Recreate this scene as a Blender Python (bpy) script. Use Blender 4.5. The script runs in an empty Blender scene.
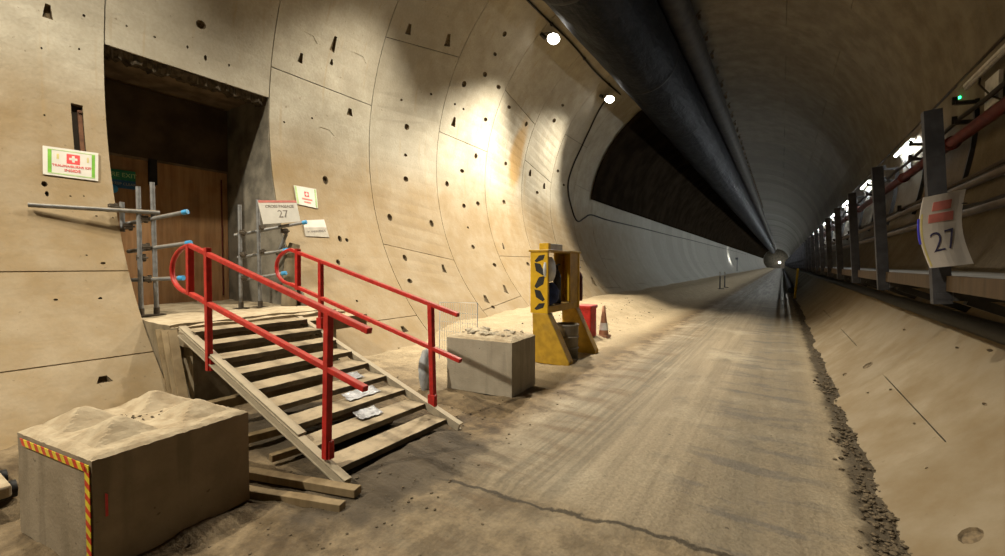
import bpy, bmesh, math, random
from mathutils import Vector, Matrix, noise
random.seed(27)
PI = math.pi
SC = bpy.context.scene
COL = SC.collection
XC, ZC, R = -2.2022, 3.6127, 4.55          # tunnel axis and inner radius (m); +Y runs down the tunnel, z = 0 is the roadway
RING = 1.955                                # one lining ring
Y0 = 1.87                                   # joint at the near side of the cross-passage opening
YEND = 220.0

# ------------------------------------------------------------------ view
SC.view_settings.view_transform = 'Standard'
SC.view_settings.look = 'None'
SC.view_settings.gamma = 1.0
SC.view_settings.use_curve_mapping = False
SC.view_settings.exposure = -0.22
w = bpy.data.worlds.new('tunnel_air'); SC.world = w; w.use_nodes = True
w.node_tree.nodes['Background'].inputs[0].default_value = (0.9, 0.85, 0.75, 1)
w.node_tree.nodes['Background'].inputs[1].default_value = 0.02
cd = bpy.data.cameras.new('camera'); cam = bpy.data.objects.new('camera', cd); COL.objects.link(cam)
cam.location = (0, 0, 1.415)
cam.rotation_euler = (math.radians(90 - 1.704), 0, math.radians(32.591))
cd.sensor_width = 36; cd.lens = 437.0 / 1005 * 36; cd.clip_start = 0.05; cd.clip_end = 500
SC.camera = cam

# ------------------------------------------------------------------ materials
class NT:
    def __init__(s, name):
        s.m = bpy.data.materials.new(name); s.m.use_nodes = True
        s.t = s.m.node_tree; s.b = s.t.nodes['Principled BSDF']; s.b.inputs['Specular IOR Level'].default_value = 0.2
        s.g = None
    def n(s, typ, **kw):
        x = s.t.nodes.new(typ)
        for k, v in kw.items(): setattr(x, k, v)
        return x
    def l(s, a, b): s.t.links.new(a, b)
    def pos(s):
        if s.g is None: s.g = s.n('ShaderNodeNewGeometry')
        return s.g.outputs['Position']
    def noise(s, scale, detail=4, rough=0.55, stretch=None, local=False):
        v = s.n('ShaderNodeTexCoord').outputs['Object'] if local else s.pos()
        if stretch:
            mp = s.n('ShaderNodeMapping'); mp.inputs['Scale'].default_value = stretch
            s.l(v, mp.inputs['Vector']); v = mp.outputs['Vector']
        x = s.n('ShaderNodeTexNoise'); x.inputs['Scale'].default_value = scale
        x.inputs['Detail'].default_value = detail; x.inputs['Roughness'].default_value = rough
        s.l(v, x.inputs['Vector']); return x.outputs['Fac']
    def ramp(s, fac, a, b, ca=0.0, cb=1.0):
        x = s.n('ShaderNodeMapRange'); x.interpolation_type = 'SMOOTHSTEP'
        x.inputs['From Min'].default_value = a; x.inputs['From Max'].default_value = b
        x.inputs['To Min'].default_value = ca; x.inputs['To Max'].default_value = cb
        s.l(fac, x.inputs['Value']); return x.outputs['Result']
    def math(s, op, a, b=None):
        x = s.n('ShaderNodeMath', operation=op)
        for i, v in enumerate((a, b)):
            if v is None: continue
            if isinstance(v, (int, float)): x.inputs[i].default_value = v
            else: s.l(v, x.inputs[i])
        return x.outputs[0]
    def mix(s, fac, a, b):
        x = s.n('ShaderNodeMix', data_type='RGBA')
        if isinstance(fac, (int, float)): x.inputs[0].default_value = fac
        else: s.l(fac, x.inputs[0])
        for i, v in ((6, a), (7, b)):
            if isinstance(v, tuple): x.inputs[i].default_value = (*v, 1)
            else: s.l(v, x.inputs[i])
        return x.outputs[2]
    def bump(s, h, strength=0.3, dist=0.02, prev=None):
        x = s.n('ShaderNodeBump'); x.inputs['Strength'].default_value = strength; x.inputs['Distance'].default_value = dist
        s.l(h, x.inputs['Height'])
        if prev is not None: s.l(prev, x.inputs['Normal'])
        s.l(x.outputs['Normal'], s.b.inputs['Normal']); return x.outputs['Normal']
    def col(s, c): s.l(c, s.b.inputs['Base Color'])
    def rough(s, v): s.b.inputs['Roughness'].default_value = v
    def xyz(s):
        x = s.n('ShaderNodeSeparateXYZ'); s.l(s.pos(), x.inputs[0]); return x.outputs

def solid(name, c, rough=0.6, metal=0.0, var=0.18, scale=9.0, bump=0.15, dust=0.0, dustcol=(0.31, 0.235, 0.14), spec=0.25):
    """painted / plain surface with grime variation and settled dust on faces that look up"""
    t = NT(name); t.rough(rough); t.b.inputs['Metallic'].default_value = metal; t.b.inputs['Specular IOR Level'].default_value = spec
    f = t.ramp(t.noise(scale), 0.3, 0.7)
    dk = tuple(x * (1 - var) for x in c); lt = tuple(min(1, x * (1 + var)) for x in c)
    base = t.mix(f, dk, lt)
    if dust > 0:
        t.pos(); nz = t.n('ShaderNodeSeparateXYZ'); t.l(t.g.outputs['Normal'], nz.inputs[0])
        up = t.ramp(nz.outputs[2], 0.25, 0.85)
        d = t.math('MULTIPLY', up, t.ramp(t.noise(14.0), 0.25, 0.55, dust * 0.6, dust))
        d = t.math('MAXIMUM', d, t.ramp(t.noise(5.0, 6), 0.52, 0.78, 0.0, dust * 0.22))
        base = t.mix(d, base, dustcol)
    t.col(base)
    if bump: t.bump(t.noise(scale * 6), bump, 0.01)
    return t.m

def lining_mat(name='lining_concrete', shade=0.0):
    t = NT(name); t.rough(0.82)
    X, Y, Z = t.xyz()
    big = t.noise(0.55, 5); mid = t.noise(2.3, 6, 0.6); fine = t.noise(28, 3)
    conc = t.mix(t.ramp(mid, 0.3, 0.7), (0.365, 0.328, 0.25), (0.47, 0.43, 0.34))
    conc = t.mix(t.ramp(big, 0.45, 0.65, 0, 0.5), conc, (0.30, 0.27, 0.21))
    # tan dust thrown up on the lower half of the lining, thinning out further down the tunnel
    edge = t.math('ADD', Z, t.math('MULTIPLY', big, 1.0))
    d = t.ramp(edge, 3.2, 4.5, 0.95, 0.05)
    d = t.math('MULTIPLY', d, t.ramp(mid, 0.2, 0.75, 1.0, 0.72))
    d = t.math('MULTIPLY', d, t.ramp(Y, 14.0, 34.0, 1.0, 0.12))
    base = t.mix(d, conc, (0.165, 0.112, 0.052) if shade else (0.245, 0.165, 0.076))
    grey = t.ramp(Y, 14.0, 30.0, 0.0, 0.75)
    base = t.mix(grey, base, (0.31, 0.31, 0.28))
    # drips running down below the pockets
    dr = t.noise(3.0, 3, 0.5, (1, 3.2, 0.16))
    dm = t.math('MULTIPLY', t.ramp(dr, 0.60, 0.74, 0, 0.35), t.ramp(Z, 2.2, 3.4))
    base = t.mix(dm, base, (0.33, 0.225, 0.10))
    # one broad rust-coloured seepage stain
    sy = t.math('SUBTRACT', Y, 11.15); sz = t.math('SUBTRACT', Z, 4.6)
    rr = t.math('ADD', t.math('MULTIPLY', t.math('MULTIPLY', sy, sy), 5.5), t.math('MULTIPLY', t.math('MULTIPLY', sz, sz), 0.75))
    rr = t.math('ADD', rr, t.math('MULTIPLY', mid, 0.9))
    sm = t.math('MULTIPLY', t.ramp(rr, 0.55, 1.6, 0.85, 0.0), t.ramp(X, -5.0, -4.5, 1.0, 0.0))
    base = t.mix(sm, base, (0.40, 0.235, 0.065))
    if shade:  # shade painted in: dark near vault and upper right wall, paler far down
        k = t.math('MULTIPLY', t.ramp(t.math('ADD', Z, t.math('MULTIPLY', mid, 0.5)), 0.72, 1.45, 0.0, shade), t.ramp(mid, 0.2, 0.8, 1.0, 0.8))
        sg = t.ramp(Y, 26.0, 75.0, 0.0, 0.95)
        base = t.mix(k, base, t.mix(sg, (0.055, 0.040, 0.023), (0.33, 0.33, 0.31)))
    rk = t.n('ShaderNodeTexWhiteNoise', noise_dimensions='1D'); t.l(t.math('FLOOR', t.math('DIVIDE', t.math('SUBTRACT', Y, 1.87), 1.955)), rk.inputs['W'])
    base = t.mix(t.math('MULTIPLY', rk.outputs['Value'], t.ramp(Y, 10.0, 30.0, 0.10, 0.6 if shade else 0.22)), base, (0.10, 0.095, 0.082))
    # specks
    base = t.mix(t.ramp(t.noise(17, 2), 0.71, 0.76, 0, 0.6), base, (0.16, 0.12, 0.07))
    base = t.mix(t.ramp(fine, 0.35, 0.65, 0.16, 0.0), base, (0.2, 0.16, 0.1))
    t.col(base)
    n1 = t.bump(t.noise(1.8, 6), 0.35, 0.05)
    t.bump(fine, 0.25, 0.01, n1)
    return t.m

def road_mat():
    t = NT('dusty_roadway'); t.rough(0.8)
    X, Y, Z = t.xyz()
    big = t.noise(0.9, 5); mid = t.noise(3.5, 6, 0.65); fine = t.noise(45, 3)
    streak = t.noise(2.2, 5, 0.6, (2.6, 0.10, 1))
    thin = t.noise(9.0, 3, 0.6, (2.4, 0.06, 1))
    slab = t.mix(t.ramp(streak, 0.3, 0.7), (0.190, 0.150, 0.098), (0.285, 0.23, 0.152))
    slab = t.mix(t.ramp(thin, 0.52, 0.72, 0, 0.30), slab, (0.133, 0.101, 0.066))
    slab = t.mix(t.ramp(big, 0.5, 0.68, 0, 0.6), slab, (0.351, 0.300, 0.211))
    grey = t.ramp(Y, 9.0, 26.0, 0, 0.8)
    slab = t.mix(grey, slab, t.mix(t.ramp(streak, 0.4, 0.6), (0.156, 0.156, 0.144), (0.257, 0.257, 0.234)))
    dirt = t.mix(t.ramp(mid, 0.35, 0.65), (0.078, 0.051, 0.027), (0.211, 0.148, 0.078))
    dirt = t.mix(t.ramp(big, 0.55, 0.72, 0, 0.6), dirt, (0.312, 0.234, 0.133))
    # paler dust swept up along the left side and beside the walkway wall
    wob = t.math('ADD', X, t.math('MULTIPLY', t.math('SUBTRACT', mid, 0.5), 0.9))
    tr = t.math('MULTIPLY', t.ramp(t.math('ABSOLUTE', t.math('ADD', X, 1.45)), 0.12, 0.5, 1.0, 0.0), t.ramp(thin, 0.40, 0.58, 0.25, 1.0))
    tr2 = t.math('MULTIPLY', t.ramp(t.math('ABSOLUTE', t.math('ADD', X, 0.10)), 0.10, 0.45, 0.9, 0.0), t.ramp(streak, 0.38, 0.6, 0.2, 1.0))
    slab = t.mix(t.math('MULTIPLY', t.math('MAXIMUM', tr, tr2), 0.55), slab, (0.098, 0.082, 0.058))
    slab = t.mix(t.ramp(t.noise(1.7, 6, 0.7), 0.56, 0.68, 0, 0.5), slab, (0.105, 0.092, 0.074))
    lat = t.noise(1.5, 5, 0.65, (0.8, 3.0, 1))
    bl = t.math('MULTIPLY', t.ramp(t.math('ABSOLUTE', t.math('ADD', X, 0.12)), 0.25, 0.62, 1.0, 0.0), t.ramp(lat, 0.50, 0.60, 0.0, 0.6))
    slab = t.mix(bl, slab, (0.105, 0.094, 0.082))
    rs = t.math('MULTIPLY', t.ramp(t.math('ABSOLUTE', t.math('ADD', X, 1.62)), 0.10, 0.42, 1.0, 0.0), t.ramp(lat, 0.46, 0.62, 0.0, 0.65))
    slab = t.mix(rs, slab, (0.125, 0.080, 0.042))
    slab = t.mix(t.ramp(t.noise(11.0, 3, 0.6), 0.70, 0.74, 0, 0.75), slab, (0.055, 0.043, 0.03))
    isd = t.ramp(wob, -2.15, -1.75, 1.0, 0.0)
    base = t.mix(isd, slab, dirt)
    pale = t.math('MULTIPLY', t.ramp(wob, -2.75, -2.1, 1.0, 0.0), t.ramp(Y, 3.1, 4.8, 0.0, 0.85))
    base = t.mix(pale, base, t.mix(t.ramp(mid, 0.3, 0.7), (0.359, 0.277, 0.164), (0.429, 0.343, 0.218)))
    near = t.math('MULTIPLY', t.ramp(Y, 2.25, 2.45, 0.75, 0.0), t.ramp(mid, 0.35, 0.6, 0.5, 1.0))
    base = t.mix(near, base, t.mix(t.ramp(t.noise(2.6, 7, 0.7), 0.4, 0.62), (0.094, 0.066, 0.035), (0.250, 0.187, 0.109)))
    # damp ground round the foot of the steps
    dy = t.math('SUBTRACT', Y, 2.2); dx = t.math('ADD', X, 2.35)
    rr = t.math('ADD', t.math('MULTIPLY', t.math('MULTIPLY', dx, dx), 1.6), t.math('MULTIPLY', t.math('MULTIPLY', dy, dy), 0.75))
    rr = t.math('ADD', rr, t.math('MULTIPLY', t.math('SUBTRACT', mid, 0.5), 1.4))
    cy = t.math('SUBTRACT', t.math('SUBTRACT', Y, 2.30), t.math('ADD', t.math('MULTIPLY', X, 0.08), t.math('MULTIPLY', t.math('SUBTRACT', t.noise(4.0, 5, 0.7), 0.5), 0.16)))
    crack = t.math('MULTIPLY', t.ramp(t.math('ABSOLUTE', t.math('ADD', cy, -0.08)), 0.008, 0.026, 0.9, 0.0), t.ramp(X, -2.1, -1.8))
    base = t.mix(crack, base, (0.035, 0.027, 0.017))
    ux = t.math('ADD', X, 3.3); uy = t.math('SUBTRACT', Y, 2.35)
    r2 = t.math('ADD', t.math('MULTIPLY', t.math('MULTIPLY', ux, ux), 0.5), t.math('MULTIPLY', t.math('MULTIPLY', uy, uy), 1.9))
    rr = t.math('MINIMUM', rr, t.math('ADD', r2, t.math('MULTIPLY', t.math('SUBTRACT', mid, 0.5), 0.5)))
    damp = t.ramp(rr, 0.25, 0.8, 0.85, 0.0)
    base = t.mix(damp, base, (0.058, 0.045, 0.030))
    base = t.mix(t.ramp(t.noise(5.5, 4, 0.75), 0.66, 0.72, 0, 0.55), base, (0.075, 0.058, 0.038))
    gut = t.ramp(t.math('ADD', X, t.math('MULTIPLY', t.math('SUBTRACT', mid, 0.5), 0.22)), 0.33, 0.43, 0.0, 0.92)
    edge = t.ramp(X, 0.10, 0.45, 0.0, 0.55)
    base = t.mix(edge, base, (0.328, 0.257, 0.156))
    base = t.mix(gut, base, (0.055, 0.041, 0.025))
    base = t.mix(t.ramp(fine, 0.35, 0.65, 0.25, 0.0), base, (0.078, 0.062, 0.043))
    t.col(base)
    rib = t.n('ShaderNodeTexWave', wave_type='BANDS', bands_direction='Y'); rib.inputs['Scale'].default_value = 9.0
    rib.inputs['Distortion'].default_value = 1.5; t.l(t.pos(), rib.inputs['Vector'])
    n1 = t.bump(rib.outputs['Fac'], 0.12, 0.01)
    n2 = t.bump(t.noise(7, 6, 0.7), 0.7, 0.035, n1)
    t.bump(fine, 0.4, 0.012, n2)
    return t.m

def duct_mat():
    t = NT('black_duct_fabric'); t.rough(0.6); t.b.inputs['Specular IOR Level'].default_value = 0.12
    v = t.noise(1.2, 6, 0.65, (1.5, 0.6, 1.5))
    t.col(t.mix(t.ramp(v, 0.4, 0.68), (0.004, 0.0045, 0.006), (0.012, 0.013, 0.016)))
    t.bump(t.noise(1.5, 4, 0.6, (2.0, 0.7, 2.0)), 0.8, 0.10)
    return t.m

def wood_mat(name, a, b, dust=0.0):
    t = NT(name); t.rough(0.75)
    g = t.noise(5.0, 5, 0.6, (3.0, 3.0, 0.25), local=True)
    base = t.mix(t.ramp(g, 0.3, 0.7), a, b)
    base = t.mix(t.ramp(t.noise(1.6, 5), 0.5, 0.7, 0, 0.45), base, tuple(x * 0.5 for x in a))
    if dust: base = t.mix(t.ramp(t.noise(4.0), 0.35, 0.6, dust * 0.3, dust), base, (0.30, 0.23, 0.135))
    t.col(base); t.bump(g, 0.2, 0.01); return t.m

def block_mat(name, a, b):
    t = NT(name); t.rough(0.85)
    t.pos(); nz = t.n('ShaderNodeSeparateXYZ'); t.l(t.g.outputs['Normal'], nz.inputs[0])
    m = t.noise(4.0, 6, 0.62)
    base = t.mix(t.ramp(m, 0.3, 0.7), a, b)
    dr = t.noise(4.0, 3, 0.5, (2.2, 2.2, 0.25))
    base = t.mix(t.ramp(dr, 0.52, 0.68, 0, 0.4), base, tuple(x * 0.62 for x in a))
    base = t.mix(t.ramp(t.noise(22, 2), 0.70, 0.75, 0, 0.7), base, (0.09, 0.07, 0.045))
    up = t.ramp(nz.outputs[2], 0.2, 0.75)
    base = t.mix(up, base, t.mix(t.ramp(t.noise(9, 5), 0.35, 0.65), (0.31, 0.24, 0.15), (0.41, 0.335, 0.225)))
    t.col(base)
    n1 = t.bump(m, 0.3, 0.03); t.bump(t.noise(60, 2), 0.3, 0.008, n1)
    return t.m

def glow(name, c, strength):
    t = NT(name)
    t.b.inputs['Base Color'].default_value = (0.8, 0.8, 0.8, 1)
    t.b.inputs['Emission Color'].default_value = (*c, 1); t.b.inputs['Emission Strength'].default_value = strength
    return t.m

M = {}
M['lining'] = lining_mat(); M['shade'] = lining_mat('shaded_lining', 0.8); M['road'] = road_mat(); M['duct'] = duct_mat()
M['joint'] = solid('joint_gasket', (0.035, 0.026, 0.017), 0.9, bump=0)
M['pocket'] = solid('pocket_concrete', (0.13, 0.095, 0.055), 0.95, var=0.4, scale=30)
M['rough'] = solid('broken_concrete', (0.055, 0.042, 0.026), 0.95, var=0.5, scale=14, bump=0.8)
M['reveal'] = solid('cut_concrete', (0.15, 0.132, 0.10), 0.9, var=0.35, scale=3.5, bump=0.5)
M['soffit'] = solid('rusty_steel', (0.13, 0.092, 0.055), 0.85, var=0.4, scale=4, bump=0.3)
M['header'] = solid('dark_header', (0.055, 0.036, 0.02), 0.8, var=0.35, scale=2.5)
M['ply'] = wood_mat('brown_plywood', (0.22, 0.105, 0.042), (0.34, 0.175, 0.072), 0.2)
M['timber'] = wood_mat('dirty_timber', (0.12, 0.08, 0.038), (0.20, 0.14, 0.07), 0.35)
M['edge'] = wood_mat('edge_timber', (0.034, 0.020, 0.008), (0.058, 0.034, 0.015), 0.03)
M['block'] = block_mat('block_concrete', (0.215, 0.172, 0.115), (0.285, 0.235, 0.165))
M['block2'] = block_mat('pale_block_concrete', (0.27, 0.235, 0.175), (0.34, 0.30, 0.23))
M['landing'] = block_mat('landing_concrete', (0.15, 0.12, 0.075), (0.25, 0.20, 0.13))
M['red'] = solid('red_paint', (0.36, 0.018, 0.014), 0.42, var=0.2, scale=18, bump=0.05, dust=0.10)
M['redpipe'] = solid('red_pipe_paint', (0.085, 0.016, 0.011), 0.5, var=0.3, dust=0.08)
M['tread'] = solid('dusty_tread_steel', (0.085, 0.070, 0.048), 0.75, 0.0, 0.25, 11, 0.25, 0.9, (0.35, 0.275, 0.175))
M['stringer'] = solid('dusty_stringer_steel', (0.26, 0.22, 0.155), 0.7, 0.0, 0.25, 11, 0.25, 0.8, (0.36, 0.295, 0.20))
M['galv'] = solid('galvanised_tube', (0.20, 0.20, 0.195), 0.45, 0.3, 0.2, 16, 0.05, 0.75, (0.235, 0.18, 0.11))
M['clamp'] = solid('rusty_coupler', (0.09, 0.072, 0.052), 0.6, 0.4, 0.3, 25)
M['blue'] = solid('blue_plastic', (0.05, 0.26, 0.50), 0.4, bump=0)
M['yellow'] = solid('yellow_paint', (0.52, 0.315, 0.010), 0.5, var=0.1, bump=0.1, dust=0.35)
M['amber'] = solid('yellow_paint_dusty', (0.36, 0.215, 0.018), 0.55, var=0.18, bump=0.1, dust=0.5)
M['black'] = solid('black_rubber', (0.014, 0.013, 0.012), 0.6, bump=0.05)
M['blackpaint'] = solid('black_chevron', (0.02, 0.02, 0.018), 0.55, bump=0)
M['white'] = solid('white_card', (0.56, 0.53, 0.46), 0.55, var=0.05, bump=0)
M['paper'] = solid('white_paper', (0.53, 0.475, 0.415), 0.6, var=0.06, bump=0.05)
M['greycard'] = solid('grey_card', (0.32, 0.285, 0.225), 0.6, var=0.15)
M['pink'] = solid('pale_red_print', (0.50, 0.16, 0.13), 0.6, bump=0)
M['green'] = solid('green_print', (0.15, 0.36, 0.04), 0.55, bump=0)
M['palegreen'] = solid('pale_green_print', (0.34, 0.47, 0.2), 0.55, bump=0)
M['redprint'] = solid('red_print', (0.60, 0.06, 0.06), 0.55, bump=0)
M['ink'] = solid('dark_ink', (0.05, 0.045, 0.09), 0.55, bump=0)
M['greyink'] = solid('grey_ink', (0.19, 0.165, 0.14), 0.55, bump=0)
M['yellowprint'] = solid('yellow_print', (0.55, 0.46, 0.18), 0.55, bump=0)
M['blueprint'] = solid('blue_print', (0.06, 0.06, 0.50), 0.55, bump=0)
M['dkgreen'] = solid('dark_green_sign', (0.02, 0.16, 0.085), 0.5, bump=0)
M['dkblue'] = solid('dark_blue_sign', (0.02, 0.085, 0.19), 0.5, bump=0)
M['navy'] = solid('navy_cloth', (0.012, 0.022, 0.085), 0.8, var=0.4)
M['greyplastic'] = solid('grey_plastic', (0.30, 0.285, 0.27), 0.5, var=0.2, dust=0.4)
M['binsteel'] = solid('bin_steel', (0.20, 0.185, 0.16), 0.5, 0.3, 0.3, 6, 0.15, 0.4)
M['sheet'] = solid('clear_sheeting', (0.42, 0.42, 0.43), 0.2, var=0.1, bump=0.6)
M['sack'] = solid('grey_sack', (0.34, 0.36, 0.37), 0.6, var=0.25, dust=0.5)
M['cone'] = solid('faded_cone', (0.28, 0.13, 0.075), 0.6, var=0.25, dust=0.4)
M['steel'] = solid('grey_steel', (0.040, 0.039, 0.042), 0.55, 0.2, 0.3, 9, 0.1, 0.08)
M['bracket'] = solid('dark_bracket', (0.035, 0.033, 0.032), 0.6, 0.2, 0.3)
M['deck'] = solid('deck_panel', (0.26, 0.255, 0.24), 0.75, var=0.25, scale=5)
M['rail'] = solid('brown_rail', (0.05, 0.034, 0.021), 0.6, 0.1, 0.3, 8, 0.1, 0.05)
M['cable'] = solid('black_cable', (0.022, 0.017, 0.012), 0.6, bump=0, dust=0.05)
M['wall_shade'] = solid('dark_wall_shade', (0.018, 0.013, 0.008), 0.95, var=0.35, scale=1.2, bump=0.2, spec=0.0)
M['pipe2'] = solid('brown_pipe_wrap', (0.042, 0.036, 0.027), 0.7, var=0.3, scale=3, dust=0.1)
M['rubble'] = solid('loose_rubble', (0.055, 0.041, 0.026), 0.95, var=0.5, scale=20, bump=0.6, dust=0.25)
M['lens'] = glow('flood_lens', (1.0, 0.95, 0.86), 40.0)
M['farlens'] = glow('far_lens', (1.0, 0.98, 0.92), 300.0)
M['end_fill'] = glow('end_wall_fill', (1.0, 0.98, 0.92), 55.0)
M['tube'] = glow('strip_diffuser', (0.90, 0.97, 1.0), 130.0)
M['tubefar'] = glow('bright_strip_diffuser', (0.92, 0.97, 1.0), 480.0)
M['led'] = glow('green_led', (0.02, 1.0, 0.25), 9.0)
M['housing'] = solid('lamp_housing', (0.10, 0.10, 0.10), 0.5, bump=0)
M['whiteplate'] = solid('white_plate', (0.50, 0.50, 0.48), 0.5, var=0.15, bump=0)
M['tapered'] = solid('tape_red', (0.48, 0.04, 0.015), 0.5, bump=0)
M['tapeyellow'] = solid('tape_yellow', (0.60, 0.48, 0.03), 0.5, bump=0)

# ------------------------------------------------------------------ mesh helpers
WORLD = {}                                   # object name -> world origin
class MB:
    """collects shapes in world coordinates and links them as ONE mesh object"""
    def __init__(s): s.v, s.f, s.m, s.sm = [], [], [], []
    def add(s, vs, fs, mi=0, smooth=False):
        o = len(s.v); s.v += [tuple(p) for p in vs]
        for f in fs: s.f.append(tuple(i + o for i in f)); s.m.append(mi); s.sm.append(smooth)
        return s
    def hexa(s, p, mi=0):                    # 8 corners: bottom 4, top 4
        return s.add(p, [(3, 2, 1, 0), (4, 5, 6, 7), (0, 1, 5, 4), (1, 2, 6, 5), (2, 3, 7, 6), (3, 0, 4, 7)], mi)
    def box(s, lo, hi, mi=0):
        x0, y0, z0 = lo; x1, y1, z1 = hi
        return s.hexa([(x0, y0, z0), (x1, y0, z0), (x1, y1, z0), (x0, y1, z0), (x0, y0, z1), (x1, y0, z1), (x1, y1, z1), (x0, y1, z1)], mi)
    def obox(s, c, ax, ay, az, mi=0):        # centre and three half-axis vectors
        c, ax, ay, az = map(Vector, (c, ax, ay, az))
        p = [c + ax * i + ay * j + az * k for k in (-1, 1) for i, j in ((-1, -1), (1, -1), (1, 1), (-1, 1))]
        return s.hexa(p, mi)
    def bar(s, a, b, w_, h_, up=(0, 0, 1), mi=0):
        a, b = Vector(a), Vector(b); d = (b - a).normalized(); up = Vector(up)
        sd = d.cross(up)
        if sd.length < 1e-4: sd = d.cross(Vector((1, 0, 0)))
        sd.normalize(); u = sd.cross(d)
        return s.obox((a + b) / 2, (b - a) / 2, sd * w_ / 2, u * h_ / 2, mi)
    def tube(s, a, b, r, n=12, mi=0, r2=None): return s.path([a, b], r, n, mi, r2=r2)
    def path(s, pts, r, n=10, mi=0, r2=None, cap=True):
        pts = [Vector(p) for p in pts]; rings = []
        t0 = (pts[1] - pts[0]).normalized()
        u = t0.cross(Vector((0, 0, 1)))
        if u.length < 1e-3: u = t0.cross(Vector((1, 0, 0)))
        u.normalize(); vs = []
        for i, p in enumerate(pts):
            t = (pts[min(i + 1, len(pts) - 1)] - pts[max(i - 1, 0)]).normalized()
            u = (u - t * u.dot(t)).normalized(); v = t.cross(u)
            rr = r if r2 is None else r + (r2 - r) * i / (len(pts) - 1)
            for k in range(n):
                a = 2 * PI * k / n; vs.append(p + (u * math.cos(a) + v * math.sin(a)) * rr)
        fs = [(i * n + k, i * n + (k + 1) % n, (i + 1) * n + (k + 1) % n, (i + 1) * n + k) for i in range(len(pts) - 1) for k in range(n)]
        s.add(vs, fs, mi, True)
        if cap:
            s.add(vs[:n], [tuple(range(n))[::-1]], mi); s.add(vs[-n:], [tuple(range(n))], mi)
        return s
    def prism(s, poly, ext, mi=0):           # planar polygon swept by a vector
        n = len(poly); p = [Vector(q) for q in poly]; e = Vector(ext)
        return s.add(p + [q + e for q in p], [tuple(range(n))[::-1], tuple(range(n, 2 * n))] + [(i, (i + 1) % n, n + (i + 1) % n, n + i) for i in range(n)], mi)
    def lathe(s, c, prof, n=20, mi=0, axis=(0, 0, 1)):
        c = Vector(c); a = Vector(axis).normalized(); u = a.orthogonal().normalized(); v = a.cross(u); vs = []
        for r_, h_ in prof:
            for k in range(n):
                q = 2 * PI * k / n; vs.append(c + a * h_ + (u * math.cos(q) + v * math.sin(q)) * r_)
        fs = [(i * n + k, i * n + (k + 1) % n, (i + 1) * n + (k + 1) % n, (i + 1) * n + k) for i in range(len(prof) - 1) for k in range(n)]
        return s.add(vs, fs, mi, True)
    def rock(s, c, r, mi=0, flat=0.6, rng=random):
        bm = bmesh.new(); bmesh.ops.create_icosphere(bm, subdivisions=1, radius=r)
        o = Vector((rng.random() * 50, rng.random() * 50, rng.random() * 50)); sx = rng.uniform(0.7, 1.4); an = rng.random() * 6.3
        vs = []
        for v in bm.verts:
            q = v.co * (1 + 0.5 * noise.noise(v.co / r * 0.9 + o)); x, y = q.x * sx, q.y
            vs.append((c[0] + x * math.cos(an) - y * math.sin(an), c[1] + x * math.sin(an) + y * math.cos(an), c[2] + q.z * flat))
        s.add(vs, [[v.index for v in f.verts] for f in bm.faces], mi); bm.free(); return s
    def build(s, name, mats, parent=None, bevel=0.0, recalc=True):
        mats = mats if isinstance(mats, (list, tuple)) else [mats]
        me = bpy.data.meshes.new(name)
        if parent is not None: org = WORLD[parent.name]
        else:
            xs, ys, zs = zip(*s.v); org = Vector(((min(xs) + max(xs)) / 2, (min(ys) + max(ys)) / 2, min(zs)))
        me.from_pydata([Vector(p) - org for p in s.v], [], s.f)
        for m in mats: me.materials.append(m)
        me.polygons.foreach_set('material_index', s.m); me.polygons.foreach_set('use_smooth', s.sm)
        if recalc:
            bm = bmesh.new(); bm.from_mesh(me); bmesh.ops.recalc_face_normals(bm, faces=bm.faces); bm.to_mesh(me); bm.free()
        me.update()
        o = bpy.data.objects.new(name, me); COL.objects.link(o)
        if parent is not None: o.parent = parent; WORLD[o.name] = org
        else: o.location = org; WORLD[o.name] = org
        if bevel:
            b = o.modifiers.new('edge', 'BEVEL'); b.width = bevel; b.segments = 2; b.limit_method = 'ANGLE'; b.angle_limit = 0.6
        return o

def tag(o, label, cat, group=None, kind=None):
    o['label'] = label; o['category'] = cat
    if group: o['group'] = group
    if kind: o['kind'] = kind
    return o
def thing(name, loc, label, cat, group=None):
    o = bpy.data.objects.new(name, None); COL.objects.link(o); o.location = loc; o.empty_display_size = 0.1
    WORLD[o.name] = Vector(loc); return tag(o, label, cat, group)
def struct(o, label=None):
    o['kind'] = 'structure'
    if label: o['label'] = label
    return o
def dup(root, loc, label, group=None):
    r = root.copy(); COL.objects.link(r); r.location = loc; r['label'] = label
    if group: r['group'] = group
    for ch in list(root.children):
        c = ch.copy(); COL.objects.link(c); c.parent = r
        for g in ch.children:
            d = g.copy(); COL.objects.link(d); d.parent = c
    return r
def lettering(name, text, size, centre, xdir, ydir, mat, parent, bold=0.0, sx=1.0, thick=0.0015):
    """raised letters lying on a face: xdir is the reading direction, ydir is up"""
    cu = bpy.data.curves.new('letters', 'FONT'); cu.body = text; cu.size = size; cu.align_x = 'CENTER'; cu.align_y = 'CENTER'
    cu.extrude = thick; cu.offset = bold
    tmp = bpy.data.objects.new('letters', cu); COL.objects.link(tmp)
    me = bpy.data.meshes.new_from_object(tmp.evaluated_get(bpy.context.evaluated_depsgraph_get()))
    bpy.data.objects.remove(tmp); bpy.data.curves.remove(cu)
    x = Vector(xdir).normalized(); y = Vector(ydir); y = (y - x * y.dot(x)).normalized(); z = x.cross(y)
    mt = Matrix((x * sx, y, z)).transposed().to_4x4(); mt.translation = Vector(centre) - WORLD[parent.name]
    me.transform(mt); me.materials.clear(); me.materials.append(mat)
    o = bpy.data.objects.new(name, me); COL.objects.link(o); o.parent = parent; WORLD[o.name] = WORLD[parent.name]; return o

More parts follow.
